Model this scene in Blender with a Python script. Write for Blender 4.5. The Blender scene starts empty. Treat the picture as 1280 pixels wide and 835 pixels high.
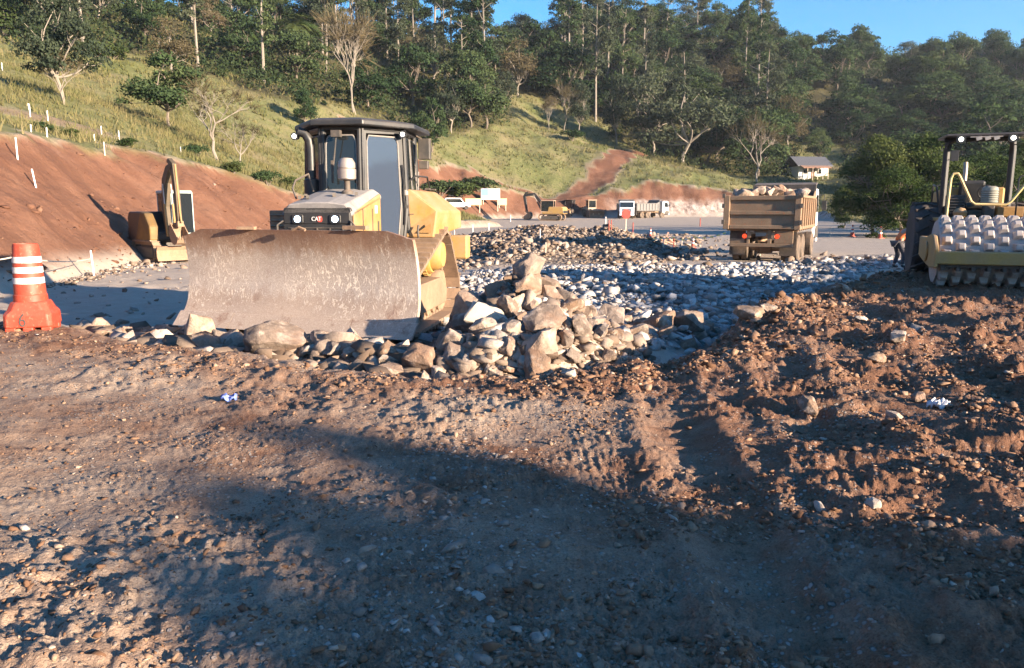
import bpy, math, random
import numpy as np
from mathutils import Vector, Matrix, Euler
SC = bpy.context.scene
COL = SC.collection
PI = math.pi
R_ = math.radians
rnd = random.Random(7)
NR = np.random.RandomState(11)

# ------------------------------------------------------------------ camera geometry
F_PX, CX, CY, HOR, EYE = 950.0, 640.0, 417.5, 260.0, 1.6
PITCH = math.atan((CY - HOR) / F_PX)
cP, sP = math.cos(PITCH), math.sin(PITCH)

def ray(px, py):
    x = (px - CX) / F_PX; y = -(py - CY) / F_PX
    return (x, cP + y * sP, -sP + y * cP)          # world direction (forward +Y, up +Z)

def at_z(px, py, z=0.0):
    d = ray(px, py); t = (z - EYE) / d[2]
    return Vector((d[0] * t, d[1] * t, z))

def at_d(px, py, dist):
    d = ray(px, py); t = dist / d[1]
    return Vector((d[0] * t, dist, EYE + d[2] * t))

def project(x, y, z):
    z = z - EYE
    fwd = y * cP - z * sP; up = y * sP + z * cP
    return CX + F_PX * x / fwd, CY - F_PX * up / fwd

# ------------------------------------------------------------------ tags
def tag(o, label=None, cat=None, group=None, kind=None):
    if label: o['label'] = label
    if cat: o['category'] = cat
    if group: o['group'] = group
    if kind: o['kind'] = kind
    return o

def empty(name, loc=(0, 0, 0), rz=0, label=None, cat=None, group=None):
    o = bpy.data.objects.new(name, None); COL.objects.link(o)
    o.location = loc; o.rotation_euler = (0, 0, rz)
    o.empty_display_size = .2
    return tag(o, label, cat, group)

def copy_tree(o, parent=None):
    c = o.copy(); COL.objects.link(c); c.parent = parent
    for ch in list(o.children): copy_tree(ch, c)
    return c

# ------------------------------------------------------------------ mesh collector
class MB:
    def __init__(s): s.v = []; s.f = []
    def add(s, vs, fs):
        k = len(s.v); s.v += [tuple(p) for p in vs]; s.f += [tuple(i + k for i in f) for f in fs]; return s
    def box(s, c, d, rot=None):
        hx, hy, hz = d[0] / 2, d[1] / 2, d[2] / 2
        vs = [Vector((x, y, z)) for x in (-hx, hx) for y in (-hy, hy) for z in (-hz, hz)]
        if rot is not None:
            m = Euler(rot).to_matrix() if not isinstance(rot, Matrix) else rot
            vs = [m @ p for p in vs]
        c = Vector(c)
        return s.add([p + c for p in vs], [(0, 1, 3, 2), (4, 6, 7, 5), (0, 4, 5, 1), (2, 3, 7, 6), (0, 2, 6, 4), (1, 5, 7, 3)])
    def span(s, a, b):
        return s.box([(a[i] + b[i]) / 2 for i in range(3)], [abs(b[i] - a[i]) for i in range(3)])
    def prism(s, poly, x0, x1, ax=0):
        # poly in the two remaining axes in order, extruded along axis ax
        def P(a, u, w):
            return ((a, u, w), (u, a, w), (u, w, a))[ax]
        n = len(poly)
        vs = [P(x0, *p) for p in poly] + [P(x1, *p) for p in poly]
        fs = [tuple(range(n))[::-1], tuple(range(n, 2 * n))] + [(i, (i + 1) % n, n + (i + 1) % n, n + i) for i in range(n)]
        return s.add(vs, fs)
    def tube(s, path, r, n=8, closed=False, caps=True):
        path = [Vector(p) for p in path]; m = len(path)
        rs = r if isinstance(r, (list, tuple)) else [r] * m
        vs = []; ref = None
        for i, p in enumerate(path):
            if closed: t = path[(i + 1) % m] - path[i - 1]
            else: t = path[min(i + 1, m - 1)] - path[max(i - 1, 0)]
            t.normalize()
            if ref is None or abs(ref.dot(t)) > .95:
                ref = Vector((0, 0, 1)) if abs(t.z) < .9 else Vector((1, 0, 0))
            u = ref - t * ref.dot(t); u.normalize(); w = t.cross(u); ref = u
            for k in range(n):
                a = 2 * PI * k / n
                vs.append(p + (u * math.cos(a) + w * math.sin(a)) * rs[i])
        fs = []
        for i in range(m if closed else m - 1):
            a, b = i * n, ((i + 1) % m) * n
            for k in range(n): fs.append((a + k, a + (k + 1) % n, b + (k + 1) % n, b + k))
        if caps and not closed:
            fs.append(tuple(range(n))[::-1]); fs.append(tuple((m - 1) * n + k for k in range(n)))
        return s.add(vs, fs)
    def cyl(s, p0, p1, r0, r1=None, n=20):
        return s.tube([p0, p1], [r0, r0 if r1 is None else r1], n)
    def lathe(s, prof, c=(0, 0, 0), ax=2, n=32, caps=True):
        vs = []
        for (r, h) in prof:
            for k in range(n):
                a = 2 * PI * k / n; u, w = r * math.cos(a), r * math.sin(a)
                p = ((h, u, w), (w, h, u), (u, w, h))[ax]
                vs.append((p[0] + c[0], p[1] + c[1], p[2] + c[2]))
        m = len(prof); fs = []
        for i in range(m - 1):
            for k in range(n): fs.append((i * n + k, i * n + (k + 1) % n, (i + 1) * n + (k + 1) % n, (i + 1) * n + k))
        if caps:
            fs.append(tuple(range(n))[::-1]); fs.append(tuple((m - 1) * n + k for k in range(n)))
        return s.add(vs, fs)
    def xf(s, M):
        s.v = [tuple(M @ Vector(p)) for p in s.v]; return s
    def build(s, name, mat, parent=None, smooth=False, bevel=0, seg=1, label=None):
        me = bpy.data.meshes.new(name); me.from_pydata(s.v, [], s.f); me.validate(); me.update()
        if mat: me.materials.append(mat)
        import bmesh
        bm = bmesh.new(); bm.from_mesh(me); bmesh.ops.recalc_face_normals(bm, faces=bm.faces[:]); bm.to_mesh(me); bm.free()
        if smooth: shade(me, smooth)
        o = bpy.data.objects.new(name, me); COL.objects.link(o)
        if parent is not None: o.parent = parent
        if bevel:
            b = o.modifiers.new('bevel', 'BEVEL'); b.width = bevel; b.segments = seg; b.limit_method = 'ANGLE'; b.angle_limit = R_(35)
        if label: o['label'] = label
        return o

def shade(me, ang):
    # smooth shading with sharp edges above the angle
    if ang is True: ang = 40
    me.polygons.foreach_set('use_smooth', [True] * len(me.polygons))
    try: me.set_sharp_from_angle(angle=R_(ang))
    except Exception: pass

def fast_mesh(name, V, Fc, mat, attrs=None, smooth=False):
    V = np.ascontiguousarray(V, dtype=np.float32); Fc = np.ascontiguousarray(Fc, dtype=np.int32)
    nf, k = Fc.shape
    me = bpy.data.meshes.new(name)
    me.vertices.add(len(V)); me.vertices.foreach_set('co', V.ravel())
    me.loops.add(nf * k); me.loops.foreach_set('vertex_index', Fc.ravel())
    me.polygons.add(nf); me.polygons.foreach_set('loop_start', np.arange(0, nf * k, k, dtype=np.int32))
    try: me.polygons.foreach_set('loop_total', np.full(nf, k, dtype=np.int32))
    except Exception: pass
    if smooth: me.polygons.foreach_set('use_smooth', np.ones(nf, dtype=bool))
    for an, arr in (attrs or {}).items():
        arr = np.asarray(arr, dtype=np.float32)
        if arr.ndim == 1:
            a = me.attributes.new(an, 'FLOAT', 'POINT'); a.data.foreach_set('value', arr)
        else:
            a = me.attributes.new(an, 'FLOAT_COLOR', 'POINT'); a.data.foreach_set('color', arr.ravel())
    me.update(calc_edges=True)
    if mat: me.materials.append(mat)
    return me

def link(name, me, parent=None, loc=None):
    o = bpy.data.objects.new(name, me); COL.objects.link(o)
    if parent is not None: o.parent = parent
    if loc is not None: o.location = loc
    return o

# ------------------------------------------------------------------ noise
def _hash(ix, iy, seed):
    h = (ix.astype(np.int64) * 374761393 + iy.astype(np.int64) * 668265263 + seed * 974711) & 0xffffffff
    h = ((h ^ (h >> 13)) * 1274126177) & 0xffffffff
    return (h ^ (h >> 16)) & 0xffff
def perlin(x, y, seed=0):
    x0 = np.floor(x); y0 = np.floor(y); fx = x - x0; fy = y - y0
    ux = fx * fx * fx * (fx * (fx * 6 - 15) + 10); uy = fy * fy * fy * (fy * (fy * 6 - 15) + 10)
    def g(ix, iy, dx, dy):
        a = _hash(ix, iy, seed) * (2 * PI / 65536.0)
        return np.cos(a) * dx + np.sin(a) * dy
    a = g(x0, y0, fx, fy); b = g(x0 + 1, y0, fx - 1, fy); c = g(x0, y0 + 1, fx, fy - 1); d = g(x0 + 1, y0 + 1, fx - 1, fy - 1)
    return 1.5 * ((a * (1 - ux) + b * ux) * (1 - uy) + (c * (1 - ux) + d * ux) * uy)
def fbm(x, y, seed=0, octv=4, gain=.5, lac=2.03):
    t = 0; a = 1.0
    for i in range(octv):
        t = t + a * perlin(x, y, seed + i * 17); x = x * lac + 3.1; y = y * lac - 1.7; a *= gain
    return t
def sstep(a, b, x):
    t = np.clip((x - a) / (b - a), 0, 1); return t * t * (3 - 2 * t)

def seg_dist(x, y, pts, closed=False):
    best = np.full(np.shape(x), 1e9); n = len(pts)
    for i in range(n if closed else n - 1):
        ax, ay = pts[i]; bx, by = pts[(i + 1) % n]
        dx, dy = bx - ax, by - ay; L = dx * dx + dy * dy + 1e-9
        t = np.clip(((x - ax) * dx + (y - ay) * dy) / L, 0, 1)
        best = np.minimum(best, np.hypot(x - ax - t * dx, y - ay - t * dy))
    return best
def inside(x, y, pts):
    r = np.zeros(np.shape(x), bool); n = len(pts); j = n - 1
    for i in range(n):
        xi, yi = pts[i]; xj, yj = pts[j]
        if yi != yj:
            r ^= ((yi > y) != (yj > y)) & (x < (xj - xi) * (y - yi) / (yj - yi) + xi)
        j = i
    return r
def sdist(x, y, pts):
    d = seg_dist(x, y, pts, True); return np.where(inside(x, y, pts), -d, d)

# ------------------------------------------------------------------ node helpers
def new_mat(name):
    m = bpy.data.materials.new(name); m.use_nodes = True
    m.node_tree.nodes.clear(); return m, m.node_tree.nodes, m.node_tree.links
class NT:
    """thin wrapper to write node graphs briefly"""
    def __init__(s, name):
        s.m, s.n, s.l = new_mat(name)
        s.out = s.n.new('ShaderNodeOutputMaterial')
    def node(s, t, **kw):
        n = s.n.new(t)
        for k, v in kw.items(): setattr(n, k, v)
        return n
    def set(s, sock, v):
        if hasattr(v, 'is_output') or isinstance(v, bpy.types.NodeSocket): s.l.new(v, sock)
        else:
            if isinstance(v, (tuple, list)) and len(v) == 3 and sock.type == 'RGBA': v = (*v, 1)
            sock.default_value = v
    def coord(s, k='Object'): return s.node('ShaderNodeTexCoord').outputs[k]
    def pos(s): return s.node('ShaderNodeNewGeometry').outputs['Position']
    def noise(s, vec, scale, detail=4, rough=.55, dist=0, out='Fac'):
        n = s.node('ShaderNodeTexNoise'); s.set(n.inputs['Vector'], vec); s.set(n.inputs['Scale'], scale)
        s.set(n.inputs['Detail'], detail); s.set(n.inputs['Roughness'], rough); s.set(n.inputs['Distortion'], dist)
        return n.outputs[out]
    def vor(s, vec, scale, out='Distance', feat='F1'):
        n = s.node('ShaderNodeTexVoronoi', feature=feat); s.set(n.inputs['Vector'], vec); s.set(n.inputs['Scale'], scale)
        return n.outputs[out]
    def ramp(s, fac, stops):
        n = s.node('ShaderNodeValToRGB'); s.set(n.inputs[0], fac)
        e = n.color_ramp.elements
        while len(e) < len(stops): e.new(.5)
        for i, (p, c) in enumerate(stops):
            e[i].position = p; e[i].color = (c, c, c, 1) if not isinstance(c, (tuple, list)) else (*c, 1)
        return n.outputs[0]
    def mix(s, f, a, b, mode='MIX'):
        n = s.node('ShaderNodeMix', data_type='RGBA', blend_type=mode)
        s.set(n.inputs[0], f); s.set(n.inputs[6], a); s.set(n.inputs[7], b); return n.outputs[2]
    def math(s, op, a, b=0.0, c=0.0, clamp=False):
        n = s.node('ShaderNodeMath', operation=op); n.use_clamp = clamp
        s.set(n.inputs[0], a); s.set(n.inputs[1], b); s.set(n.inputs[2], c); return n.outputs[0]
    def mapping(s, vec, scale=(1, 1, 1), rot=(0, 0, 0), loc=(0, 0, 0)):
        n = s.node('ShaderNodeMapping'); s.set(n.inputs[0], vec)
        n.inputs[1].default_value = loc; n.inputs[2].default_value = rot; n.inputs[3].default_value = scale; return n.outputs[0]
    def attr(s, name, out='Fac'):
        n = s.node('ShaderNodeAttribute', attribute_name=name); return n.outputs[out]
    def sep(s, col):
        n = s.node('ShaderNodeSeparateColor'); s.set(n.inputs[0], col); return n.outputs
    def xyz(s, v):
        n = s.node('ShaderNodeSeparateXYZ'); s.set(n.inputs[0], v); return n.outputs
    def rand(s): return s.node('ShaderNodeObjectInfo').outputs['Random']
    def bump(s, h, dist=.02, strength=1.0):
        n = s.node('ShaderNodeBump'); s.set(n.inputs['Height'], h); s.set(n.inputs['Distance'], dist); s.set(n.inputs['Strength'], strength)
        return n.outputs[0]
    def bsdf(s, col, rough=.8, metal=0, normal=None, spec=.5, **kw):
        n = s.node('ShaderNodeBsdfPrincipled'); s.set(n.inputs['Base Color'], col); s.set(n.inputs['Roughness'], rough); s.set(n.inputs['Metallic'], metal)
        s.set(n.inputs['Specular IOR Level'], spec)
        if normal is not None: s.set(n.inputs['Normal'], normal)
        for k, v in kw.items(): s.set(n.inputs[k], v)
        return n.outputs[0]
    def done(s, sh):
        s.l.new(sh, s.out.inputs[0]); return s.m

def paint(name, col, rough=.5, metal=0., dust=.35, dustcol=(.33, .23, .16), wear=0.0, wearcol=(.12, .08, .06), scale=3., bump=.0, up=.35):
    """painted or raw metal with uneven dust, more on upward faces, plus worn spots"""
    t = NT(name); p = t.coord('Object')
    n1 = t.noise(p, scale, 5, .6); n2 = t.noise(p, scale * 7, 4, .6)
    base = t.mix(t.ramp(n2, [(.3, 0.), (.75, 1.)]), tuple(c * .85 for c in col), tuple(min(1, c * 1.1) for c in col))
    if wear: base = t.mix(t.ramp(t.noise(t.mapping(p, loc=(3, 1, 7)), scale * 4, 6, .7), [(.60 - .15 * wear, 0.), (.66 - .1 * wear, 1.)]), base, wearcol)
    nz = t.xyz(t.node('ShaderNodeNewGeometry').outputs['Normal'])[2]
    upf = t.math('MULTIPLY', t.math('MAXIMUM', nz, 0.), up)
    f = t.math('ADD', t.math('MULTIPLY', t.ramp(n1, [(.32, 0.), (.72, 1.)]), dust), upf, clamp=True)
    f = t.math('MULTIPLY', f, t.ramp(n2, [(.2, .55), (.7, 1.)]))
    c = t.mix(f, base, dustcol)
    ro = t.math('ADD', t.math('MULTIPLY', f, .9 - rough), rough)
    nrm = t.bump(n2, .01, bump) if bump else None
    return t.done(t.bsdf(c, ro, metal, nrm))

def lamp_mat(name, col, st):
    t = NT(name); e = t.node('ShaderNodeEmission'); t.set(e.inputs[0], col); e.inputs[1].default_value = st
    return t.done(e.outputs[0])

def glass_mat(name, tint, clear=.35, rough=.06, base=(.02, .025, .03)):
    t = NT(name)
    tr = t.node('ShaderNodeBsdfTransparent'); t.set(tr.inputs[0], tint)
    gl = t.bsdf(base, rough, 0, None, .8)
    mx = t.node('ShaderNodeMixShader'); mx.inputs[0].default_value = 1 - clear
    t.l.new(tr.outputs[0], mx.inputs[1]); t.l.new(gl, mx.inputs[2])
    return t.done(mx.outputs[0])

# ------------------------------------------------------------------ light, sky, camera
SUN_AZ, SUN_EL = 124.0, 12.0          # clockwise from +Y
S_DIR = Vector((math.sin(R_(SUN_AZ)) * math.cos(R_(SUN_EL)), math.cos(R_(SUN_AZ)) * math.cos(R_(SUN_EL)), math.sin(R_(SUN_EL))))
sl = bpy.data.lights.new('sun', 'SUN'); sl.energy = 5.0; sl.angle = R_(.6); sl.color = (1.0, .80, .585)
so = bpy.data.objects.new('sun', sl); COL.objects.link(so); so.rotation_euler = S_DIR.to_track_quat('Z', 'Y').to_euler(); so.location = (30, -20, 40)
W = bpy.data.worlds.new('World'); SC.world = W; W.use_nodes = True
wn = W.node_tree.nodes; wl = W.node_tree.links
sk = wn.new('ShaderNodeTexSky'); sk.sky_type = 'NISHITA'; sk.sun_disc = False
sk.sun_elevation = R_(SUN_EL); sk.sun_rotation = R_(SUN_AZ); sk.altitude = 100; sk.air_density = 1.0; sk.dust_density = .3; sk.ozone_density = 4.0
hs = wn.new('ShaderNodeHueSaturation'); hs.inputs['Saturation'].default_value = 1.22; hs.inputs['Value'].default_value = 1.0
wl.new(sk.outputs[0], hs.inputs['Color']); wl.new(hs.outputs[0], wn['Background'].inputs[0]); wn['Background'].inputs[1].default_value = .084
SC.view_settings.view_transform = 'Standard'; SC.view_settings.look = 'None'; SC.view_settings.exposure = 1.98; SC.view_settings.gamma = 1.0
SC.view_settings.use_curve_mapping = False
cam = bpy.data.cameras.new('camera'); cam.sensor_width = 36; cam.lens = 36 * F_PX / 1280; cam.clip_start = .05; cam.clip_end = 3000
co = bpy.data.objects.new('camera', cam); COL.objects.link(co); co.location = (0, 0, EYE); co.rotation_euler = (PI / 2 - PITCH, 0, 0)
SC.camera = co
SC.cycles.use_denoising = True
SC.cycles.max_bounces = 5; SC.cycles.transparent_max_bounces = 8
SC.cycles.use_adaptive_sampling = True; SC.cycles.adaptive_threshold = .015

# ------------------------------------------------------------------ terrain
CTRL = [ # pixel x, pixel y, distance: points of the natural hillside
 (-250,150,16),(-250,60,50),(-200,20,110),(-100,165,22),(0,172,26),(100,185,32),(200,200,40),(300,222,55),(380,240,70),(450,255,88),(540,262,88),(600,279,90),
 (0,100,65),(0,50,105),(100,130,60),(130,60,120),(212,155,72),(280,100,125),(440,140,128),(400,190,100),(500,160,150),
 (620,165,165),(600,215,138),(640,120,205),(700,132,208),(760,165,200),(700,200,152),(800,190,188),(930,221,178),(640,240,130),(560,246,118),(520,235,112),
 (0,-10,150),(150,10,180),(300,40,215),(430,28,235),(560,58,245),(625,86,275),(300,70,300),(0,30,260),(500,80,330),
 (690,95,260),(760,58,290),(830,40,310),(830,130,240),(900,150,235),(900,50,310),(1000,72,335),(1060,76,345),(1200,84,345),(1280,66,345),(1450,60,345),
 (1060,76,420),(1280,80,430),(900,75,420),
 (1000,222,182),(1015,216,195),(1010,190,215),(1050,160,245),(1280,160,225),(1450,160,225),(1100,275,110),(1280,285,80),(1450,285,70),(1100,235,160),(1280,235,140),
 (690,252,138),(745,236,143),(800,224,144),(870,225,145),(930,233,147),(965,239,150),(1000,258,138),(640,80,420),(640,66,640),(500,70,640),(800,72,640),(1100,90,640),(200,80,640),
 (740,272,118),(640,268,112)]
cp = []
for px, py, d in CTRL:
    p = at_d(px, py, d); cp.append((p.x, p.y, p.z))
cp += [(60, 10, 0), (40, 30, -.3), (70, 40, .5), (-40, -40, 3), (60, -60, 2), (0, -60, 1), (-30, 5, 9), (-80, 20, 22), (0, -300, 10), (-300, 0, 40), (300, 0, 20), (200, 60, 8), (45, 60, -.2), (0, 10, 0), (0, 40, -.3), (20, 70, -.4), (20, 100, -.3)]
cp = np.array(cp)
def _ker(r): return np.sqrt(r * r + 100.0)
_A = _ker(np.hypot(cp[:, None, 0] - cp[None, :, 0], cp[:, None, 1] - cp[None, :, 1])) - np.eye(len(cp)) * 1.5
_n = len(cp); _B = np.zeros((_n + 3, _n + 3)); _B[:_n, :_n] = _A; _B[:_n, _n] = 1; _B[:_n, _n + 1:] = cp[:, :2]; _B[_n, :_n] = 1; _B[_n + 1:, :_n] = cp[:, :2].T
_W = np.linalg.solve(_B, np.concatenate([cp[:, 2], np.zeros(3)]))
def nat_raw(x, y):
    z = _W[_n] + _W[_n + 1] * x + _W[_n + 2] * y
    for i in range(_n): z = z + _W[i] * _ker(np.hypot(x - cp[i, 0], y - cp[i, 1]))
    return z
def nat(x, y):
    d = np.hypot(x, y); a = np.clip(d / 100, .25, 1.5)
    return nat_raw(x, y) + a * (.9 * fbm(x / 22, y / 22, 3, 3) + .25 * fbm(x / 5, y / 5, 5, 3))

WORK = [(-10.5, 4), (-12.4, 19.5), (-14.6, 33.6), (-14.4, 48), (-9, 68), (-4.5, 78), (-1.0, 84), (-3, 93), (-7, 104), (-11, 116), (-2, 126), (7, 131), (24, 136), (38, 137), (48, 131), (47, 100), (39, 60), (42, 40), (60, 20), (60, -40), (-10, -40)]
EDGE_PX = [(-400, 398), (-100, 399), (0, 403), (90, 408), (140, 422), (300, 446), (470, 464), (640, 472), (740, 466), (860, 450), (925, 412), (950, 394), (1010, 372), (1080, 352), (1125, 342), (1165, 335), (1450, 330)]
PLAT = [tuple(at_z(px, py, 0)[:2]) for px, py in EDGE_PX] + [(60, -40), (-60, -40)]
BED_PX = [(470, 474), (640, 478), (740, 470), (870, 452), (930, 420), (960, 385), (1030, 352), (1120, 330), (1125, 317), (1050, 318), (1030, 328), (930, 332), (820, 332), (700, 334), (600, 340), (560, 360)]
BED = [tuple(at_z(px, py, -.4)[:2]) for px, py in BED_PX]
RUB_PX = [(575, 300), (640, 290), (760, 294), (800, 300), (870, 318), (800, 330), (680, 330), (575, 335)]
RUB = [tuple(at_z(px, py, -.4)[:2]) for px, py in RUB_PX]
HAUL = [at_d(px, py, d) for px, py, d in ((690, 250, 134), (745, 232, 146), (775, 215, 162), (800, 198, 184))]
HAUL = [(p.x, p.y) for p in HAUL]
LEDGE = [tuple(at_d(px, py, d)[:2]) for px, py, d in ((560, 222, 128), (600, 219, 136), (660, 222, 138))]
LEDGE2 = [tuple(at_d(px, py, d)[:2]) for px, py, d in ((-60, 128, 42), (0, 133, 44), (60, 148, 46), (110, 162, 48))]

def zones(x, y):
    sp = sdist(x, y, PLAT); sw = sdist(x, y, WORK); sb = sdist(x, y, BED); sr = sdist(x, y, RUB)
    return sp, sw, sb, sr

def terrain(x, y, detail=True, full=False):
    x = np.asarray(x, float); y = np.asarray(y, float)
    d = np.hypot(x, y)
    sp, sw, sb, sr = zones(x, y)
    wob = .25 * fbm(x / 1.3, y / 1.3, 21, 3)
    plat = 1 - sstep(-.15, .55, sp + wob)
    far = sstep(108, 136, y)
    zl = -.42 + .42 * far
    zw = zl * (1 - plat)
    # the platform climbs to a windrow on the right-hand side
    right = sstep(.2, 3.2, x - .10 * y) * plat * sstep(1.2, 3, y)
    zw = zw + right * (.16 + .10 * fbm(x / 2.2, y / 2.2, 9, 2)) * (1 - .6 * sstep(9, 13, y))
    # rim of loose dirt along the platform edge
    rim = np.exp(-((sp + .55 + wob) / .42) ** 2) * plat
    zw = zw + rim * (.035 + .04 * fbm(x * 2.2, y * 2.2, 31, 3))
    zw = zw + .55 * np.exp(-(np.maximum(sr, 0) / 1.2) ** 2) * sstep(.2, -2.5, sr) * (.7 + .7 * fbm(x / 2.5, y / 2.5, 41, 3))
    if detail:
        near = 1 - sstep(18, 40, d)
        und = .05 * fbm(x / 1.7, y / 1.7, 1, 3)
        rough = plat * (.18 + .82 * sstep(-.2, .35, fbm(x / 1.9, y / 1.9, 13, 2) + .5 * right + rim * 2))
        cl = np.abs(fbm(x * 2.6, y * 2.6, 51, 5, .58))
        grit = np.abs(perlin(x * 17, y * 17, 63)) + .6 * np.abs(perlin(x * 37, y * 37, 64))
        zw = zw + near * plat * (1 - sstep(6, 12, d)) * .014 * grit * (.6 + sstep(-.3, .5, fbm(x / .8, y / .8, 65, 2)))
        zw = zw + near * (und * .6 + rough * (.034 * cl + .014 * fbm(x * 11, y * 11, 61, 3)))
        ridg = (1 - np.abs(fbm(x * 1.15 + .6 * y, y * 2.0, 71, 4, .55))) ** 3
        zw = zw + near * (right * .115 + .02 * plat) * ridg * sstep(-.5, .5, fbm(x / 1.4, y / 1.1, 73, 2))
        # wheel and track marks running away from the camera
        for (x0, k, w, dep) in ((.62, .13, .20, .05), (1.5, .16, .22, .06), (-1.1, -.10, .22, .03), (2.9, .2, .25, .05)):
            u = x - (x0 + k * y + .12 * np.sin(y * .8)); m = np.exp(-(u / w) ** 2) * plat * near * sstep(1.2, 2.5, y)
            zw = zw - m * dep * (1 + .25 * np.sin(y * 30)) * sstep(-.4, .5, fbm(x / 1.5, y / 1.5, 75, 2)) + dep * .5 * np.exp(-((np.abs(u) - w * 1.5) / (w * .5)) ** 2) * plat * near
        zw = zw + (1 - plat) * near * .03 * fbm(x * 1.2, y * 1.2, 81, 4) + sstep(0, -.6, sb) * near * .08 * fbm(x * 2.5, y * 2.5, 83, 3)
    # heap of dumped rock beside the dozer, and the low row pushed along the platform edge
    ry = np.where(y < 10.2, 2.5, 1.5); rx = np.where(x < .1, 1.15, 1.45)
    hr = np.hypot((x - .1) / rx, (y - 10.2) / ry)
    zw = zw + 1.08 * np.clip(1 - hr, 0, 1) ** .85
    zw = zw + (.20 + .13 * sstep(-4, -3, x)) * np.exp(-((sp - 1.05) / .45) ** 2) * sstep(-6.2, -5, x) * (1 - sstep(2.6, 3.8, x))
    # windrows of loose stone further down the road
    zw = zw + .35 * np.exp(-((y - 47 - .1 * x) / 1.0) ** 2) * sstep(-6, -2, x) * (1 - sstep(8, 12, x)) * (.8 + .5 * fbm(x, y, 91, 3))
    zn = nat(x, y) if True else 0
    sl = 1.0
    cut = zw + np.maximum(sw, 0) * (.85 + .15 * fbm(x / 6, y / 6, 95, 2))
    if detail:
        cut = cut + sstep(.3, 2.0, sw) * (.20 * fbm(x / 2.8, y / 2.8, 97, 5, .6) + .10 * np.abs(fbm(x / .9, y / .9, 99, 4)))
    zc = np.minimum(zn, cut)
    z = np.where(sw > 0, zc, zw)
    # unseen rise added far right of the camera to shade the roller's soil
    p = x * .515 + y * .857; q = -x * .857 + y * .515
    bank = 6.75 * np.exp(-np.maximum(np.abs(q + 28) - 1.2, 0) ** 2 / 8.0) * sstep(10.8, 13.0, p + .5 * fbm(q / 2, p / 2, 7, 2)) * (1 - sstep(30, 36, p)) * (1 + .05 * fbm(p / 1.5, q / 9, 8, 3))
    z = z + bank * sstep(6, 12, x)
    if full:
        cutm = np.clip((zn - cut) / .35 + .5 + .6 * fbm(x / 3, y / 3, 101, 3), 0, 1) * sstep(.15, .9, sw + .4 * wob) + sstep(.5, 2.5, bank) 
        natm = sstep(-.35, .35, cut - zn - .3 * fbm(x / 1.6, y / 1.6, 103, 3)) * sstep(.2, 2.0, sw)
        bedm = sstep(.25, -.35, sb + .8 * wob)
        rubm = sstep(.8, -1.0, sr + 2 * wob)
        haul = 1 - sstep(2.0, 3.4, seg_dist(x, y, HAUL) + 1.2 * fbm(x / 4, y / 4, 105, 2))
        led = 1 - sstep(1.2, 2.6, seg_dist(x, y, LEDGE) + 1.6 * fbm(x / 3, y / 3, 107, 2))
        led2 = 1 - sstep(.8, 2.4, seg_dist(x, y, LEDGE2) + 1.6 * fbm(x / 3, y / 3, 107, 2))
        red = np.clip(cutm + haul + led + .7 * led2, 0, 1)
        return z, plat, np.clip(bedm, 0, 1), np.clip(rubm, 0, 1), np.clip(natm * (1 - haul) * (1 - led) * (1 - .7 * led2), 0, 1), red, right, rim
    return z
def H(x, y): return float(terrain(np.array([x]), np.array([y]))[0])

FB = np.array([(-300, 20), (0, 47), (60, 72), (120, 64), (200, 76), (280, 106), (350, 125), (430, 133), (480, 160), (560, 163), (625, 158), (640, 118), (690, 128), (760, 165), (790, 190), (850, 205), (930, 222), (985, 226), (1000, 178), (1048, 180), (1062, 232), (1100, 290), (1600, 290)], float)
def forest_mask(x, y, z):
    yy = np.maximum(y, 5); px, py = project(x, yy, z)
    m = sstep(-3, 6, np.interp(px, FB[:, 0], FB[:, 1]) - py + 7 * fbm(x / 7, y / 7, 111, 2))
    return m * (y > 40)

def build_ground(mat):
    th_f = np.arange(-40, 40.01, .125)
    th = np.concatenate([th_f, np.arange(44, 320, 4.0)]); th = R_(1) * th
    r = [.3]
    while r[-1] < 2.0: r.append(r[-1] * 1.08)
    while r[-1] < 700: r.append(r[-1] * (1.0068 if r[-1] < 200 else 1.012))
    r = np.array(r); nr, nt = len(r), len(th)
    X = np.outer(r, np.sin(th)); Y = np.outer(r, np.cos(th))
    z, plat, bed, rub, grs, red, right, rim = terrain(X, Y, full=True)
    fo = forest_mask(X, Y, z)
    n1 = fbm(X / 2.3, Y / 2.3, 121, 4)
    tone = np.clip(.42 + .45 * n1 + .5 * right + .35 * sstep(-1.5, .5, X) * plat + .35 * rim - .25 * (1 - plat), 0, 1)
    zone = np.stack([np.clip(bed, 0, 1), grs, red, fo], -1).reshape(-1, 4)
    V = np.stack([X, Y, z], -1).reshape(-1, 3)
    V = np.concatenate([V, [[0, 0, H(0, .01)]]])
    zone = np.concatenate([zone, [[0, 0, 0, 0]]]); tone = np.append(tone.ravel(), .5); rubv = np.append(rub.ravel(), 0)
    i, j = np.meshgrid(np.arange(nr - 1), np.arange(nt), indexing='ij'); j2 = (j + 1) % nt
    Fq = np.stack([i * nt + j, i * nt + j2, (i + 1) * nt + j2, (i + 1) * nt + j], -1).reshape(-1, 4)[:, ::-1]
    jj = np.arange(nt); c = len(V) - 1
    cap = np.stack([np.full(nt, c), (jj + 1) % nt, jj, jj], -1)
    me = fast_mesh('ground', V, Fq, mat, {'zone': zone, 'tone': tone, 'rub': rubv, 'road': np.append((1 - plat).ravel(), 0)}, smooth=True)
    return tag(link('ground', me), kind='structure')

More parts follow.
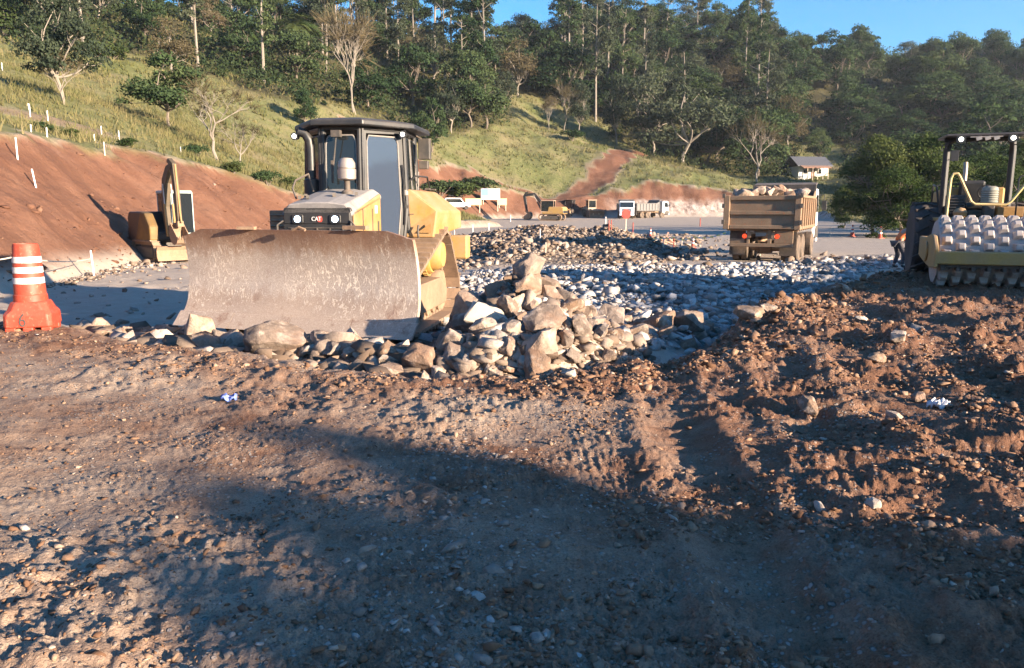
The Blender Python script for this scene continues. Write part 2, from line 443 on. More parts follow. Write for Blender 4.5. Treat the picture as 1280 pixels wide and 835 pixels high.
def ground_material():
    t = NT('ground_dirt'); p = t.pos()
    z = t.node('ShaderNodeAttribute', attribute_name='zone'); rgb = t.sep(z.outputs['Color']); bed, grs, red = rgb[0], rgb[1], rgb[2]
    fo = z.outputs['Alpha']; tone = t.attr('tone'); rub = t.attr('rub')
    n_big = t.noise(p, .5, 5, .6); n_mid = t.noise(p, 3.2, 6, .65); n_fin = t.noise(p, 22, 6, .7)
    tan = t.mix(n_fin, (.30, .22, .16), (.52, .40, .30))
    brn = t.mix(n_fin, (.115, .055, .033), (.285, .15, .092))
    tf = t.math('ADD', tone, t.math('MULTIPLY', t.math('SUBTRACT', n_mid, .5), 1.5), clamp=True)
    dirt = t.mix(tf, tan, brn)
    n_mic = t.noise(p, 95, 5, .75); dirt = t.mix(t.ramp(n_mic, [(.32, .8), (.5, 0.)]), dirt, t.mix(tf, (.13, .09, .065), (.05, .027, .018))); dirt = t.mix(t.ramp(n_mic, [(.56, 0.), (.74, .6)]), dirt, t.mix(tf, (.52, .42, .33), (.36, .24, .165)))
    # small stones pressed into the dirt
    v = t.vor(p, 26, 'Distance'); vc = t.vor(p, 26, 'Color')
    st = t.math('MULTIPLY', t.ramp(v, [(.22, 1.), (.34, 0.)]), t.ramp(t.noise(p, 1.4, 3), [(.45, 0.), (.62, 1.)]))
    dirt = t.mix(st, dirt, t.mix(vc, (.22, .18, .15), (.45, .40, .36)))
    # gravel
    g1 = t.vor(p, 7, 'Color'); gd = t.vor(p, 7, 'Distance')
    gcol = t.mix(t.sep(g1)[0], (.26, .24, .23), (.52, .50, .49)); gcol = t.mix(t.ramp(gd, [(.3, 0.), (.6, 1.)]), gcol, (.13, .11, .10))
    rcol = t.mix(t.sep(g1)[1], (.17, .13, .10), (.36, .29, .23)); rcol = t.mix(t.ramp(gd, [(.3, 0.), (.6, 1.)]), rcol, (.09, .065, .05))
    road = t.attr('road'); rdc = t.mix(n_fin, (.33, .275, .225), (.55, .475, .40)); rdc = t.mix(t.ramp(n_mid, [(.35, 0.), (.7, .6)]), rdc, (.36, .29, .23)); dirt = t.mix(t.math('MULTIPLY', road, .85), dirt, rdc)
    c = t.mix(bed, dirt, gcol); c = t.mix(t.math('MULTIPLY', rub, .85), c, rcol)
    # cut face: red clay with paler bedding and machine streaks
    ps = t.mapping(p, (.25, .55, .5), (0, .5, .3)); ns = t.noise(ps, 1.0, 7, .6, .2)
    rc = t.ramp(ns, [(.25, (.125, .058, .037)), (.45, (.18, .088, .056)), (.6, (.225, .118, .077)), (.78, (.28, .172, .12))])
    rc = t.mix(t.ramp(n_mid, [(.35, 0.), (.75, .55)]), rc, (.15, .075, .05))
    rc = t.mix(t.ramp(t.noise(p, .35, 5, .65), [(.42, .75), (.62, 0.)]), rc, t.mix(n_fin, (.085, .038, .024), (.17, .085, .054)))
    # rock exposed at the foot of the far cut
    pz = t.xyz(p)
    rk = t.math('MULTIPLY', t.ramp(t.math('DIVIDE', pz[1], 200.), [(.55, 0.), (.58, 1.)]), t.ramp(t.math('ADD', t.math('MULTIPLY', pz[2], .1), t.math('MULTIPLY', t.noise(p, .25, 3), .4)), [(.42, 1.), (.56, 0.)]))
    rk = t.math('MULTIPLY', rk, t.ramp(t.math('DIVIDE', pz[0], 40.), [(.40, 0.), (.52, 1.)]))
    rkc = t.ramp(t.noise(t.mapping(p, (1, 1, .35)), .9, 6, .7), [(.35, (.14, .10, .085)), (.55, (.42, .35, .31)), (.7, (.55, .48, .43))])
    rc = t.mix(rk, rc, rkc)
    c = t.mix(red, c, rc)
    # pasture
    gn = t.noise(p, .12, 5, .6); gf = t.noise(p, 2.2, 6, .7)
    gc = t.ramp(t.math('ADD', t.math('MULTIPLY', gn, .65), t.math('MULTIPLY', gf, .35)), [(.33, (.085, .10, .034)), (.47, (.145, .15, .062)), (.58, (.19, .165, .085)), (.72, (.165, .13, .08))])
    gc = t.mix(t.ramp(gf, [(.30, 1.), (.45, 0.)]), gc, (.07, .075, .03))
    c = t.mix(grs, c, gc)
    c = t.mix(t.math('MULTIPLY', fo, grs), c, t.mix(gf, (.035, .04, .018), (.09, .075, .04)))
    hb = t.math('ADD', t.math('MULTIPLY', n_fin, .55), t.math('MULTIPLY', t.noise(p, 70, 4, .7), .25))
    hb = t.math('ADD', hb, t.math('MULTIPLY', st, .5))
    gh = t.math('MULTIPLY', t.math('SUBTRACT', 1., gd), t.math('MULTIPLY', t.math('MAXIMUM', bed, rub), 3.0))
    hb = t.math('ADD', hb, gh)
    b1 = t.bump(hb, .035, 1.0)
    hg = t.math('MULTIPLY', t.math('ADD', t.math('MULTIPLY', gf, .6), t.math('MULTIPLY', ns, .25)), t.math('MAXIMUM', grs, t.math('MULTIPLY', red, .6)))
    n = t.node('ShaderNodeBump'); t.set(n.inputs['Height'], hg); n.inputs['Distance'].default_value = .5; n.inputs['Strength'].default_value = .7; t.l.new(b1, n.inputs['Normal'])
    return t.done(t.bsdf(c, .95, 0, n.outputs[0], .15))
GROUND = build_ground(ground_material())
# ------------------------------------------------------------------ shared materials
M = {}
M['yellow'] = paint('machine_yellow', (.33, .175, .042), .55, dust=.85, dustcol=(.34, .235, .145), up=.4)
M['yellow_dirty'] = paint('dusty_yellow', (.42, .25, .06), .6, dust=.8, dustcol=(.31, .21, .135), up=.5)
M['black'] = paint('black_paint', (.016, .018, .021), .4, dust=.25, dustcol=(.11, .09, .075), up=.4)
M['dark'] = paint('dark_steel', (.05, .048, .045), .6, dust=.6, dustcol=(.20, .15, .115), up=.5)
M['hood'] = paint('dusty_hood_top', (.10, .10, .105), .7, dust=.95, dustcol=(.30, .275, .26), up=.9)
M['track'] = paint('track_steel', (.20, .14, .10), .55, .15, dust=.8, dustcol=(.36, .25, .165), up=.3, scale=4)
M['mudsteel'] = paint('muddy_steel', (.22, .14, .09), .85, dust=.8, dustcol=(.34, .23, .15), scale=2, bump=.6)
M['rubber'] = paint('tyre_rubber', (.025, .025, .027), .8, dust=.6, dustcol=(.14, .105, .085), scale=2.5, bump=.4)
M['rubber_tan'] = paint('dusty_tyre_rubber', (.035, .032, .03), .85, dust=.95, dustcol=(.24, .17, .12), scale=2)
M['seal'] = paint('window_seal', (.20, .19, .18), .5, dust=.4, dustcol=(.45, .38, .32))
M['steel'] = paint('worn_steel', (.42, .38, .35), .38, .6, dust=.5, dustcol=(.36, .28, .22), scale=2)
M['glass'] = glass_mat('tinted_sky_glass', (.34, .42, .48), .30, .06, (.055, .075, .115))  # tinted panes; bluish sky reflection is put into the base colour
M['glass_dark'] = glass_mat('dark_glass', (.20, .22, .22), .25)
M['white'] = paint('white_paint', (.70, .71, .72), .45, dust=.4, dustcol=(.50, .42, .35), up=.3)
M['lamp_white'] = lamp_mat('lit_headlamp', (.62, .80, 1.0), 4.5)
M['lamp_warm'] = lamp_mat('lit_work_lamp', (1.0, .93, .78), 4.0)
M['lamp_red'] = lamp_mat('lit_tail_lamp', (1.0, .08, .03), .45)
M['orange'] = paint('orange_plastic', (.41, .042, .02), .5, dust=.3, dustcol=(.28, .11, .065), scale=5, wear=.2, wearcol=(.36, .13, .08))
M['reflect'] = paint('reflective_band', (.62, .62, .62), .35, dust=.25, dustcol=(.6, .5, .42), scale=8)
M['text_dark'] = paint('marker_ink', (.05, .045, .045), .7, dust=.3, dustcol=(.2, .1, .06))
M['redpaint'] = paint('red_paint', (.5, .04, .03), .5, dust=.3, dustcol=(.45, .2, .14))
M['wood'] = paint('pale_timber', (.62, .54, .44), .8, dust=.3, dustcol=(.4, .3, .22), scale=6)
M['skin'] = paint('skin', (.38, .21, .14), .6, dust=.1)
M['hiviz'] = paint('orange_workwear', (.85, .16, .03), .8, dust=.15, dustcol=(.5, .2, .1))
M['lime'] = paint('lime_workwear', (.35, .62, .10), .8, dust=.1)
M['trousers'] = paint('dark_trousers', (.03, .035, .05), .9, dust=.2)
M['dumpbox'] = paint('dusty_dump_body', (.21, .14, .085), .7, dust=.85, dustcol=(.29, .195, .125), scale=2.2, wear=.25, wearcol=(.30, .12, .06))

def blade_material():
    t = NT('scoured_blade_steel'); p = t.coord('Object'); z = t.xyz(p)[2]
    zz = t.math('ADD', t.math('DIVIDE', z, 1.35), t.math('MULTIPLY', t.math('SUBTRACT', t.noise(t.mapping(p, (6, 6, 1.2)), 1.5, 6, .7), .5), .38))
    # rolled soil still sticks to the upper third, the rest is polished by stone
    base = t.ramp(zz, [(.10, (.48, .385, .31)), (.30, (.44, .35, .285)), (.42, (.54, .47, .415)), (.72, (.52, .435, .365)), (.86, (.38, .25, .17)), (1.0, (.28, .155, .10))])
    s1 = t.noise(t.mapping(p, (5, 5, 2.6), (0, .5, 0)), 2.0, 5, .75, 2.2)
    s2 = t.noise(t.mapping(p, (5.5, 5, 2.2), (0, -.6, 0), (4, 2, 1)), 2.2, 5, .75, 2.4)
    sc = t.math('MAXIMUM', t.ramp(s1, [(.575, 0.), (.62, 1.)]), t.ramp(s2, [(.58, 0.), (.63, 1.)]))
    msk = t.math('MULTIPLY', t.ramp(zz, [(.0, .25), (.45, .95), (.75, .7), (1.0, .25)]), t.ramp(t.noise(t.mapping(p, (1, 1, 1), loc=(2, 7, 5)), 1.1, 4, .6), [(.35, .25), (.6, 1.)]))
    sc = t.math('MULTIPLY', sc, msk)
    fine = t.noise(p, 60, 3, .7)
    c = t.mix(t.ramp(fine, [(.3, 0.), (.7, .5)]), base, (.16, .10, .075))
    c = t.mix(t.math('MULTIPLY', sc, .85), c, (.78, .70, .62))
    ru = t.ramp(t.noise(t.mapping(p, (1, 1, 1), loc=(9, 3, 2)), 3.2, 6, .75), [(.55, 0.), (.68, .8)])
    c = t.mix(t.math('MULTIPLY', ru, t.ramp(zz, [(.1, 1.), (.5, .25)])), c, (.19, .095, .06))
    n = t.bump(t.math('ADD', t.math('MULTIPLY', sc, .5), t.math('MULTIPLY', fine, .35)), .012, .7)
    return t.done(t.bsdf(c, .62, .15, n))
M['blade'] = blade_material()

# ------------------------------------------------------------------ machine helpers
def hull2(pts):
    pts = sorted(set(pts))
    def half(ps):
        h = []
        for p in ps:
            while len(h) > 1 and (h[-1][0] - h[-2][0]) * (p[1] - h[-2][1]) - (h[-1][1] - h[-2][1]) * (p[0] - h[-2][0]) <= 0: h.pop()
            h.append(p)
        return h[:-1]
    return half(pts) + half(pts[::-1])

def track_loop(circles):
    pts = []
    for (y, z, r) in circles:
        for k in range(64):
            a = 2 * PI * k / 64; pts.append((round(y + r * math.cos(a), 5), round(z + r * math.sin(a), 5)))
    return hull2(pts)

def track_mesh(circles, xc, width, pitch, thick=.05, grouser=.055):
    """belt of shoes laid round the wheels; each shoe a plate with a raised grouser bar"""
    h = track_loop(circles); n = len(h)
    L = [0]
    for i in range(n): L.append(L[-1] + math.hypot(h[(i + 1) % n][0] - h[i][0], h[(i + 1) % n][1] - h[i][1]))
    tot = L[-1]; ns = int(tot / pitch); mb = MB()
    for k in range(ns):
        s = (k + .5) * tot / ns
        i = max(j for j in range(n) if L[j] <= s); a = h[i]; b = h[(i + 1) % n]; f = (s - L[i]) / max(1e-6, L[i + 1] - L[i])
        y, z = a[0] + (b[0] - a[0]) * f, a[1] + (b[1] - a[1]) * f
        i0 = (s - pitch * .4) % tot; i1 = (s + pitch * .4) % tot
        def at(s):
            i = max(j for j in range(n) if L[j] <= s); a = h[i]; b = h[(i + 1) % n]; f = (s - L[i]) / max(1e-6, L[i + 1] - L[i])
            return a[0] + (b[0] - a[0]) * f, a[1] + (b[1] - a[1]) * f
        pa, pb = at(i0), at(i1); ang = math.atan2(pb[1] - pa[1], pb[0] - pa[0])
        rot = (ang, 0, 0); nx, nz = math.sin(ang), -math.cos(ang)
        mb.box((xc, y + nx * thick * .5, z + nz * thick * .5), (width, tot / ns * .96, thick), rot)
        mb.box((xc, y + nx * (thick + grouser / 2) - math.cos(ang) * pitch * .33, z + nz * (thick + grouser / 2) - math.sin(ang) * pitch * .33), (width, .028, grouser), rot)
        mb.box((xc, y - nx * .05, z - nz * .05), (width * .28, tot / ns * .8, .10), rot)
    return mb

def text_obj(name, body, size, mat, parent, loc, rot, depth=.004, label=None, align='CENTER'):
    cu = bpy.data.curves.new(name, 'FONT'); cu.body = body; cu.size = size; cu.extrude = depth; cu.align_x = align; cu.align_y = 'CENTER'
    cu.materials.append(mat)
    tmp = bpy.data.objects.new(name, cu); COL.objects.link(tmp); bpy.context.view_layer.update()
    me = bpy.data.meshes.new_from_object(tmp.evaluated_get(bpy.context.evaluated_depsgraph_get())); bpy.data.objects.remove(tmp)
    o = bpy.data.objects.new(name, me); COL.objects.link(o); o.parent = parent; o.location = loc; o.rotation_euler = rot
    if label: o['label'] = label
    return o

def wheel(parent, x, y, z, r, w, rimr=.52, tread=0, rub='rubber', rim='steel', name='wheel'):
    """tyre with rounded shoulders and lugs, rim dished inside it; axis along X"""
    mb = MB(); h = w / 2
    prof = [(r * rimr, -h * .8), (r * .75, -h), (r * .93, -h * .95), (r, -h * .72), (r, h * .72), (r * .93, h * .95), (r * .75, h), (r * rimr, h * .8)]
    mb.lathe(prof, (0, 0, 0), 0, 40)
    if tread:
        for k in range(tread):
            for sgn in (-1, 1):
                a = 2 * PI * (k + (.5 if sgn > 0 else 0)) / tread
                m = Matrix.Rotation(a, 3, 'X') @ Matrix.Rotation(sgn * .5, 3, 'Y').to_3x3()
                c = Matrix.Rotation(a, 3, 'X') @ Vector((sgn * h * .48, 0, r + .012))
                m = Matrix.Rotation(a, 3, 'X') @ Matrix.Rotation(sgn * .6, 3, 'Z')
                mb.box(c, (h * 1.05, r * .085, .06), m)
    ty = mb.build('wheel', M[rub], parent, 35); ty.location = (x, y, z)
    rb = MB(); rb.lathe([(r * rimr * 1.02, -h * .7), (r * rimr, -h * .62), (r * rimr * .8, -h * .4), (r * rimr * .35, -h * .35), (r * .16, -h * .6), (r * .16, h * .6), (r * rimr * .35, h * .35), (r * rimr * .8, h * .4), (r * rimr, h * .62), (r * rimr * 1.02, h * .7)], (0, 0, 0), 0, 28)
    for k in range(8):
        a = 2 * PI * k / 8
        for sgn in (-1, 1): rb.cyl((sgn * h * .36, r * .26 * math.cos(a), r * .26 * math.sin(a)), (sgn * h * .46, r * .26 * math.cos(a), r * .26 * math.sin(a)), .022, None, 6)
    rb.build('rim', M[rim], ty, 35)
    return ty

def rounded_rect(cx, cy, w, h, r, n=5):
    pts = []
    for (sx, sy, a0) in ((1, 1, 0), (-1, 1, 90), (-1, -1, 180), (1, -1, 270)):
        for k in range(n + 1):
            a = R_(a0 + 90 * k / n); pts.append((cx + sx * (w / 2 - r) + r * math.cos(a), cy + sy * (h / 2 - r) + r * math.sin(a)))
    return pts

def panel_on(mb, P0, U, Vv, N, poly, t):
    """flat panel: polygon in (u,v) placed at P0 with axes U,V, thickness t along N"""
    n = len(poly); P0, U, Vv, N = Vector(P0), Vector(U), Vector(Vv), Vector(N)
    vs = [P0 + U * u + Vv * v for u, v in poly] + [P0 + U * u + Vv * v + N * t for u, v in poly]
    mb.add(vs, [tuple(range(n))[::-1], tuple(range(n, 2 * n))] + [(i, (i + 1) % n, n + (i + 1) % n, n + i) for i in range(n)])
    return mb

# ------------------------------------------------------------------ bulldozer
def make_dozer():
    a = R_(8.0); gz = -.30
    T = empty('bulldozer', (-2.6, 12.4, gz), PI - a, 'large yellow bulldozer with dusty steel blade and lit headlights behind the broken rocks', 'bulldozer')
    # +Y is forward, -X is the side seen on the right of the picture
    circ = [(1.30, .46, .36), (-1.32, .46, .36), (-.72, 1.12, .36)]
    for sx in (1, -1):
        xc = sx * 1.07
        tr = track_mesh(circ, xc, .70, .205).build('track', M['track'], T)
        mb = MB()
        mb.prism([(1.25, .25), (1.35, .5), (.9, .72), (-.9, .72), (-1.35, .5), (-1.25, .25)], xc - .2, xc + .2)
        mb.build('roller_frame', M['mudsteel'], tr, bevel=.02)
        mb = MB()
        for (y, z, r) in circ[:2]: mb.lathe([(r - .02, -.1), (r, -.06), (r, .06), (r - .02, .1)], (xc, y, z), 0, 28)
        for k in range(6): mb.cyl((xc - .14, -.95 + k * .38, .27), (xc + .14, -.95 + k * .38, .27), .12, None, 14)
        mb.build('idler', M['mudsteel'], tr, 40)
        mb = MB(); mb.lathe([(.30, -.10), (.33, -.05), (.33, .05), (.30, .10)], (xc, -.72, 1.12), 0, 30)
        mb.lathe([(.20, -.28), (.26, -.2), (.26, .2), (.20, .28)], (xc, -.72, 1.12), 0, 24)
        for k in range(22):
            an = 2 * PI * k / 22; mb.box((xc, -.72 + .34 * math.cos(an), 1.12 + .34 * math.sin(an)), (.08, .05, .05), (an, 0, 0))
        mb.build('sprocket', M['yellow_dirty'], tr, 40)
        mb = MB(); mb.span((sx * .30, -1.2, .5), (sx * .72, 1.0, .95)); mb.build('track_mount', M['mudsteel'], T, bevel=.03)
    # main frame, belly, rear housing
    mb = MB(); mb.prism([(1.55, .55), (1.55, 1.1), (-1.4, 1.25), (-1.75, 1.1), (-1.75, .55), (-1.2, .40), (1.2, .40)], -.42, .42); mb.build('main_frame', M['dark'], T, bevel=.03)
    mb = MB(); mb.span((-.75, -1.95, .75), (.75, -1.65, 1.55)); mb.span((-1.62, -1.72, 1.00), (-1.30, -1.42, 1.42)); mb.build('rear_bracket', M['yellow_dirty'], T, bevel=.03)
    # hood: side panels, top, grille
    def hood_z(y): return 1.98 + (1.42 - y) * .19
    mb = MB()
    mb.prism([(1.38, 1.02), (1.38, hood_z(1.38) - .14), (.15, hood_z(.15) - .10), (.15, 1.02)], -.60, -.56)
    mb.build('side_panel', M['yellow'], T, bevel=.012)
    mb = MB(); mb.prism([(1.38, 1.02), (1.38, hood_z(1.38) - .14), (.15, hood_z(.15) - .10), (.15, 1.02)], .56, .60); mb.build('side_panel', M['yellow'], T, bevel=.012)
    mb = MB()
    ys = (1.47, 1.30, .7, .1)
    prof = lambda y: [(-.60, hood_z(y) - .14), (-.48, hood_z(y) - .02), (-.2, hood_z(y) + .01), (.2, hood_z(y) + .01), (.48, hood_z(y) - .02), (.60, hood_z(y) - .14), (.60, hood_z(y) - .19), (-.60, hood_z(y) - .19)]
    vs = []; fs = []
    for y in ys: vs += [(u, y, w) for u, w in prof(y)]
    for i in range(3):
        for k in range(8): fs.append((i * 8 + k, i * 8 + (k + 1) % 8, (i + 1) * 8 + (k + 1) % 8, (i + 1) * 8 + k))
    fs += [tuple(range(8))[::-1], tuple(range(24, 32))]
    mb.add(vs, fs); mb.build('hood', M['hood'], T, bevel=.015)
    # latches, bolts and grab rail on the hood
    for (x, y) in ((.42, 1.2), (.30, 1.15), (.38, 1.05), (-.1, 1.0), (-.45, .9)): mb = MB(); mb.box((x, y, hood_z(y) + .03), (.05, .09, .05), (0, 0, .4)); mb.build('hood_latch', M['dark'], T)
    mb = MB(); mb.tube([(.50, 1.15, hood_z(1.15)), (.56, 1.15, hood_z(1) + .12), (.58, 1.0, hood_z(1) + .24), (.56, .55, hood_z(.5) + .26), (.50, .5, hood_z(.5))], .017, 6)
    mb.build('grab_rail', M['dark'], T)
    # grille: dark frame, mesh bars, emblem, lamps
    G = MB(); G.prism(rounded_rect(0, 1.52, 1.16, .78, .05), 1.40, 1.47, 1); g = G.build('grille', M['black'], T, bevel=.01)
    mb = MB()
    for k in range(13): mb.box((0, 1.477, 1.20 + k * .035), (1.0, .014, .012))
    for k in range(5): mb.box((-.44 + k * .22, 1.48, 1.40), (.02, .02, .44))
    mb.build('grille_bar', M['dark'], g)
    mb = MB(); mb.box((0, 1.48, 1.145), (1.12, .03, .05)); mb.build('grille_trim', M['black'], g, bevel=.006); mb = MB(); mb.box((0, 1.475, 1.76), (1.12, .02, .16)); mb.build('grille_trim', M['black'], g, bevel=.006)
    for sx in (-1, 1):
        mb = MB(); mb.prism(rounded_rect(sx * .32, 1.745, .19, .13, .03), 1.47, 1.505, 1); hh = mb.build('headlight_housing', M['black'], g, bevel=.006)
        mb = MB(); mb.prism(rounded_rect(sx * .32, 1.745, .105, .085, .042), 1.506, 1.512, 1); mb.build('headlight', M['lamp_white'], T)
        mb = MB(); mb.tube([(sx * .575, 1.50, 1.15), (sx * .66, 1.53, 1.25), (sx * .66, 1.53, 1.66), (sx * .575, 1.49, 1.72)], .016, 6); mb.build('lamp_guard', M['dark'], g)
    mb = MB(); mb.prism(rounded_rect(-.055, 1.745, .085, .085, .03), 1.488, 1.494, 1); mb.build('emblem', M['redpaint'], g)
    text_obj('emblem_lettering', 'CAT', .085, M['white'], g, (.0, 1.498, 1.745), (PI / 2, 0, PI), .003)
    mb = MB(); mb.cyl((-.36, 1.48, 1.42), (-.36, 1.51, 1.42), .055, None, 16); mb.cyl((.36, 1.48, 1.36), (.36, 1.52, 1.36), .07, None, 16); mb.box((.14, 1.50, 1.46), (.05, .05, .14)); mb.build('grille_fitting', M['dark'], g)
    # air pre-cleaner and exhaust stack
    zb = hood_z(.72)
    mb = MB(); mb.lathe([(.09, zb - .02), (.09, zb + .03), (.045, zb + .06), (.045, zb + .20), (.055, zb + .22)], (-.22, .72, 0), 2, 20); pc = mb.build('intake_stem', M['dark'], T, 40)
    mb = MB(); mb.lathe([(.10, zb + .20), (.135, zb + .22), (.14, zb + .36), (.12, zb + .37), (.13, zb + .38), (.13, zb + .45), (.09, zb + .52), (.03, zb + .53)], (-.22, .72, 0), 2, 24); mb.build('air_precleaner', M['steel'], T, 40)
    zb = hood_z(.28)
    mb = MB(); mb.tube([(.52, .28, zb - .05), (.52, .28, zb + .62), (.53, .29, zb + .74), (.58, .31, zb + .84), (.68, .34, zb + .88)], .072, 14); mb.lathe([(.12, zb - .1), (.115, zb + .14), (.08, zb + .16)], (.52, .28, 0), 2, 18)
    mb.build('exhaust_stack', M['black'], T, 40)
    # cab: six-sided plan, narrow windscreen, angled doors
    zf, zr = 1.50, 3.14          # floor of the glazed part and underside of the roof
    plan = [(-.30, .38), (-.86, -.34), (-.80, -1.30), (.80, -1.30), (.86, -.34), (.30, .38)]
    top = [(-.29, .30), (-.80, -.34), (-.74, -1.18), (.74, -1.18), (.80, -.34), (.29, .30)]
    cab = MB()
    for (b, t_) in zip(plan, top):
        cab.tube([(b[0], b[1], zf - .35), (b[0], b[1], zf), (t_[0], t_[1], zr)], .052, 6)
    for k in range(6):
        b0, b1 = plan[k], plan[(k + 1) % 6]; t0, t1 = top[k], top[(k + 1) % 6]
        cab.tube([(t0[0], t0[1], zr - .02), (t1[0], t1[1], zr - .02)], .055, 6)
        cab.tube([(b0[0], b0[1], zf - .33), (b1[0], b1[1], zf - .33)], .05, 6)
    cabo = cab.build('cab_frame', M['black'], T, bevel=.012)
    mb = MB(); mb.prism([(p[0] * .96, p[1] * .96) for p in plan], 1.05, 1.18, 2); mb.build('cab_floor', M['dark'], T)
    # roof with overhang and low crown
    def ring(s, z, dy=0): return [(p[0] * s, p[1] * s + dy, z) for p in top]
    ro = [(-.42, .52), (-1.02, -.30), (-.98, -1.42), (.98, -1.42), (1.02, -.30), (.42, .52)]
    vs = [(x, y, zr + .0) for x, y in ro] + [(x * .99, y * .99, zr + .085) for x, y in ro] + [(x * .72, y * .75 - .05, zr + .13) for x, y in ro]
    fs = [tuple(range(6))[::-1], tuple(range(12, 18))]
    for q in (0, 6):
        for k in range(6): fs.append((q + k, q + (k + 1) % 6, q + 6 + (k + 1) % 6, q + 6 + k))
    mb = MB(); mb.add(vs, fs); roof = mb.build('cab_roof', M['black'], T, bevel=.02, seg=2)
    # panes
    def face_pane(i, inset_b, inset_t, name, mat, poly=None, th=.012, out=.004):
        b0, b1 = Vector((*plan[i], zf)), Vector((*plan[(i + 1) % 6], zf)); t0 = Vector((*top[i], zr)); t1 = Vector((*top[(i + 1) % 6], zr))
        def pt(u, v):
            lo = b0.lerp(b1, u); hi = t0.lerp(t1, u); return lo.lerp(hi, v)
        n = (b1 - b0).cross(t0 - b0).normalized()
        c = Vector((0, -.4, 2.3))
        if n.dot(pt(.5, .5) - c) < 0: n = -n
        return pt, n
    def panel(i, poly, mat, name, parent, th, off):
        pt, n = face_pane(i, 0, 0, name, mat)
        vs = [pt(u, v) + n * off for u, v in poly] + [pt(u, v) + n * (off + th) for u, v in poly]; k = len(poly)
        mb = MB(); mb.add(vs, [tuple(range(k))[::-1], tuple(range(k, 2 * k))] + [(j, (j + 1) % k, k + (j + 1) % k, k + j) for j in range(k)])
        return mb.build(name, mat, parent)
    def ringpanel(i, poly, w, mat, name, parent, th, off):
        pt, n = face_pane(i, 0, 0, name, mat)
        path = [pt(u, v) + n * (off + th / 2) for u, v in poly]
        mb = MB(); mb.tube(path, w, 6, closed=True); return mb.build(name, mat, parent)
    # windscreen (edge 5->0)
    wpoly = rounded_rect(.5, .52, .84, .80, .12)
    w = panel(5, wpoly, M['glass_dark'], 'windscreen', T, .012, .0); ringpanel(5, wpoly, .014, M['seal'], 'window_seal', w, .012, .0)
    mb = MB(); mb.tube([(.02, .47, 2.98), (.06, .46, 2.70), (.10, .47, 2.42)], .012, 5); mb.box((.10, .47, 2.45), (.03, .03, .34)); mb.box((.02, .46, 3.02), (.14, .10, .10)); mb.build('wiper', M['dark'], w)
    # doors (edges 0->1 on the sunlit side, 4->5 on the far side)
    dpoly = [(.06, -.02), (.06, .95), (.92, .95), (.95, .60), (.95, .30), (.70, -.27), (.30, -.27), (.22, .0)]
    for i, sgn in ((0, 1), (4, -1)):
        mirror = (lambda L: L) if i == 0 else (lambda L: [(1 - u, v) for u, v in L][::-1])
        pt, n = face_pane(i, 0, 0, '', None)
        outer = mirror([(.03, .35), (.03, .99), (.97, .99), (.97, .25), (.80, -.30), (.28, -.30), (.24, .10)])
        glassp = mirror([(.13, .42), (.13, .86), (.17, .92), (.78, .92), (.83, .86), (.83, .55), (.84, .28), (.70, -.24), (.36, -.24), (.33, .12), (.27, .28)])
        d = ringpanel(i, outer, .035, M['black'], 'door', T, .03, .02)
        # solid leaf round the pane
        k = len(outer); 
        panel(i, mirror([(.80, .95), (.97, .99), (.97, .25), (.80, -.30), (.71, -.27), (.86, .28), (.85, .55)]), M['black'], 'door_panel', d, .03, .005)
        panel(i, mirror([(.03, .35), (.03, .99), (.97, .99), (.80, .95), (.12, .94), (.11, .42), (.25, .27), (.24, .10)]), M['black'], 'door_panel', d, .03, .004)
        panel(i, glassp, M['glass'], 'door_window', d, .012, .02)
        ringpanel(i, glassp, .013, M['seal'], 'window_seal', d, .03, .02)
        hp = [pt(u if i == 0 else 1 - u, v) + n * .07 for u, v in ((.88, .66), (.90, .50), (.88, .38), (.90, .22), (.87, .08))]
        mb = MB(); mb.tube(hp, .014, 6); mb.build('handle', M['black'], d)
    # side and rear windows
    for i in (1, 2, 3):
        for (u0, u1) in (((.10, .46), (.54, .90)) if i != 2 else ((.08, .92),)):
            pl = [(u0, .0), (u1, .0), (u1, .93), (u0, .93)]
            ww = panel(i, pl, M['glass_dark'], 'side_window' if i != 2 else 'rear_window', T, .012, .0)
            ringpanel(i, pl, .012, M['seal'] if i == 1 else M['black'], 'window_seal', ww, .012, .0)
        panel(i, [(.0, -.2), (1., -.2), (1., .0), (.0, .0)], M['black'], 'cab_panel', cabo, .03, -.015)
        if i != 2: panel(i, [(.47, .0), (.53, .0), (.53, .98), (.47, .98)], M['black'], 'cab_pillar', cabo, .03, -.015)
    # seat
    mb = MB(); mb.box((0, -.62, 1.62), (.52, .52, .16)); mb.box((0, -.88, 1.98), (.50, .14, .70), (-.12, 0, 0)); mb.box((0, -.62, 1.36), (.4, .4, .36)); mb.build('seat', M['dark'], T, bevel=.04, seg=2)
    # work lamps on the roof edge
    for (x, y, z, lit) in ((.74, .25, 3.00, 1), (-.86, -.22, 3.05, 1)):
        mb = MB(); mb.cyl((x, y + .0, z), (x, y + .11, z), .045, .06, 16); mb.box((x, y - .02, z + .06), (.03, .05, .10)); mb.build('lamp_housing', M['black'], T)
        mb = MB(); mb.cyl((x, y + .112, z), (x, y + .118, z), .033, None, 16); mb.build('work_lamp', M['lamp_warm'], T)
    mb = MB(); mb.box((-1.0, -.95, 2.88), (.20, .14, .34)); mb.box((-.98, -.95, 2.62), (.16, .10, .14)); mb.tube([(-.85, -.95, 3.1), (-1.0, -.95, 3.02)], .02, 6); mb.build('mirror', M['dark'], T, bevel=.02)
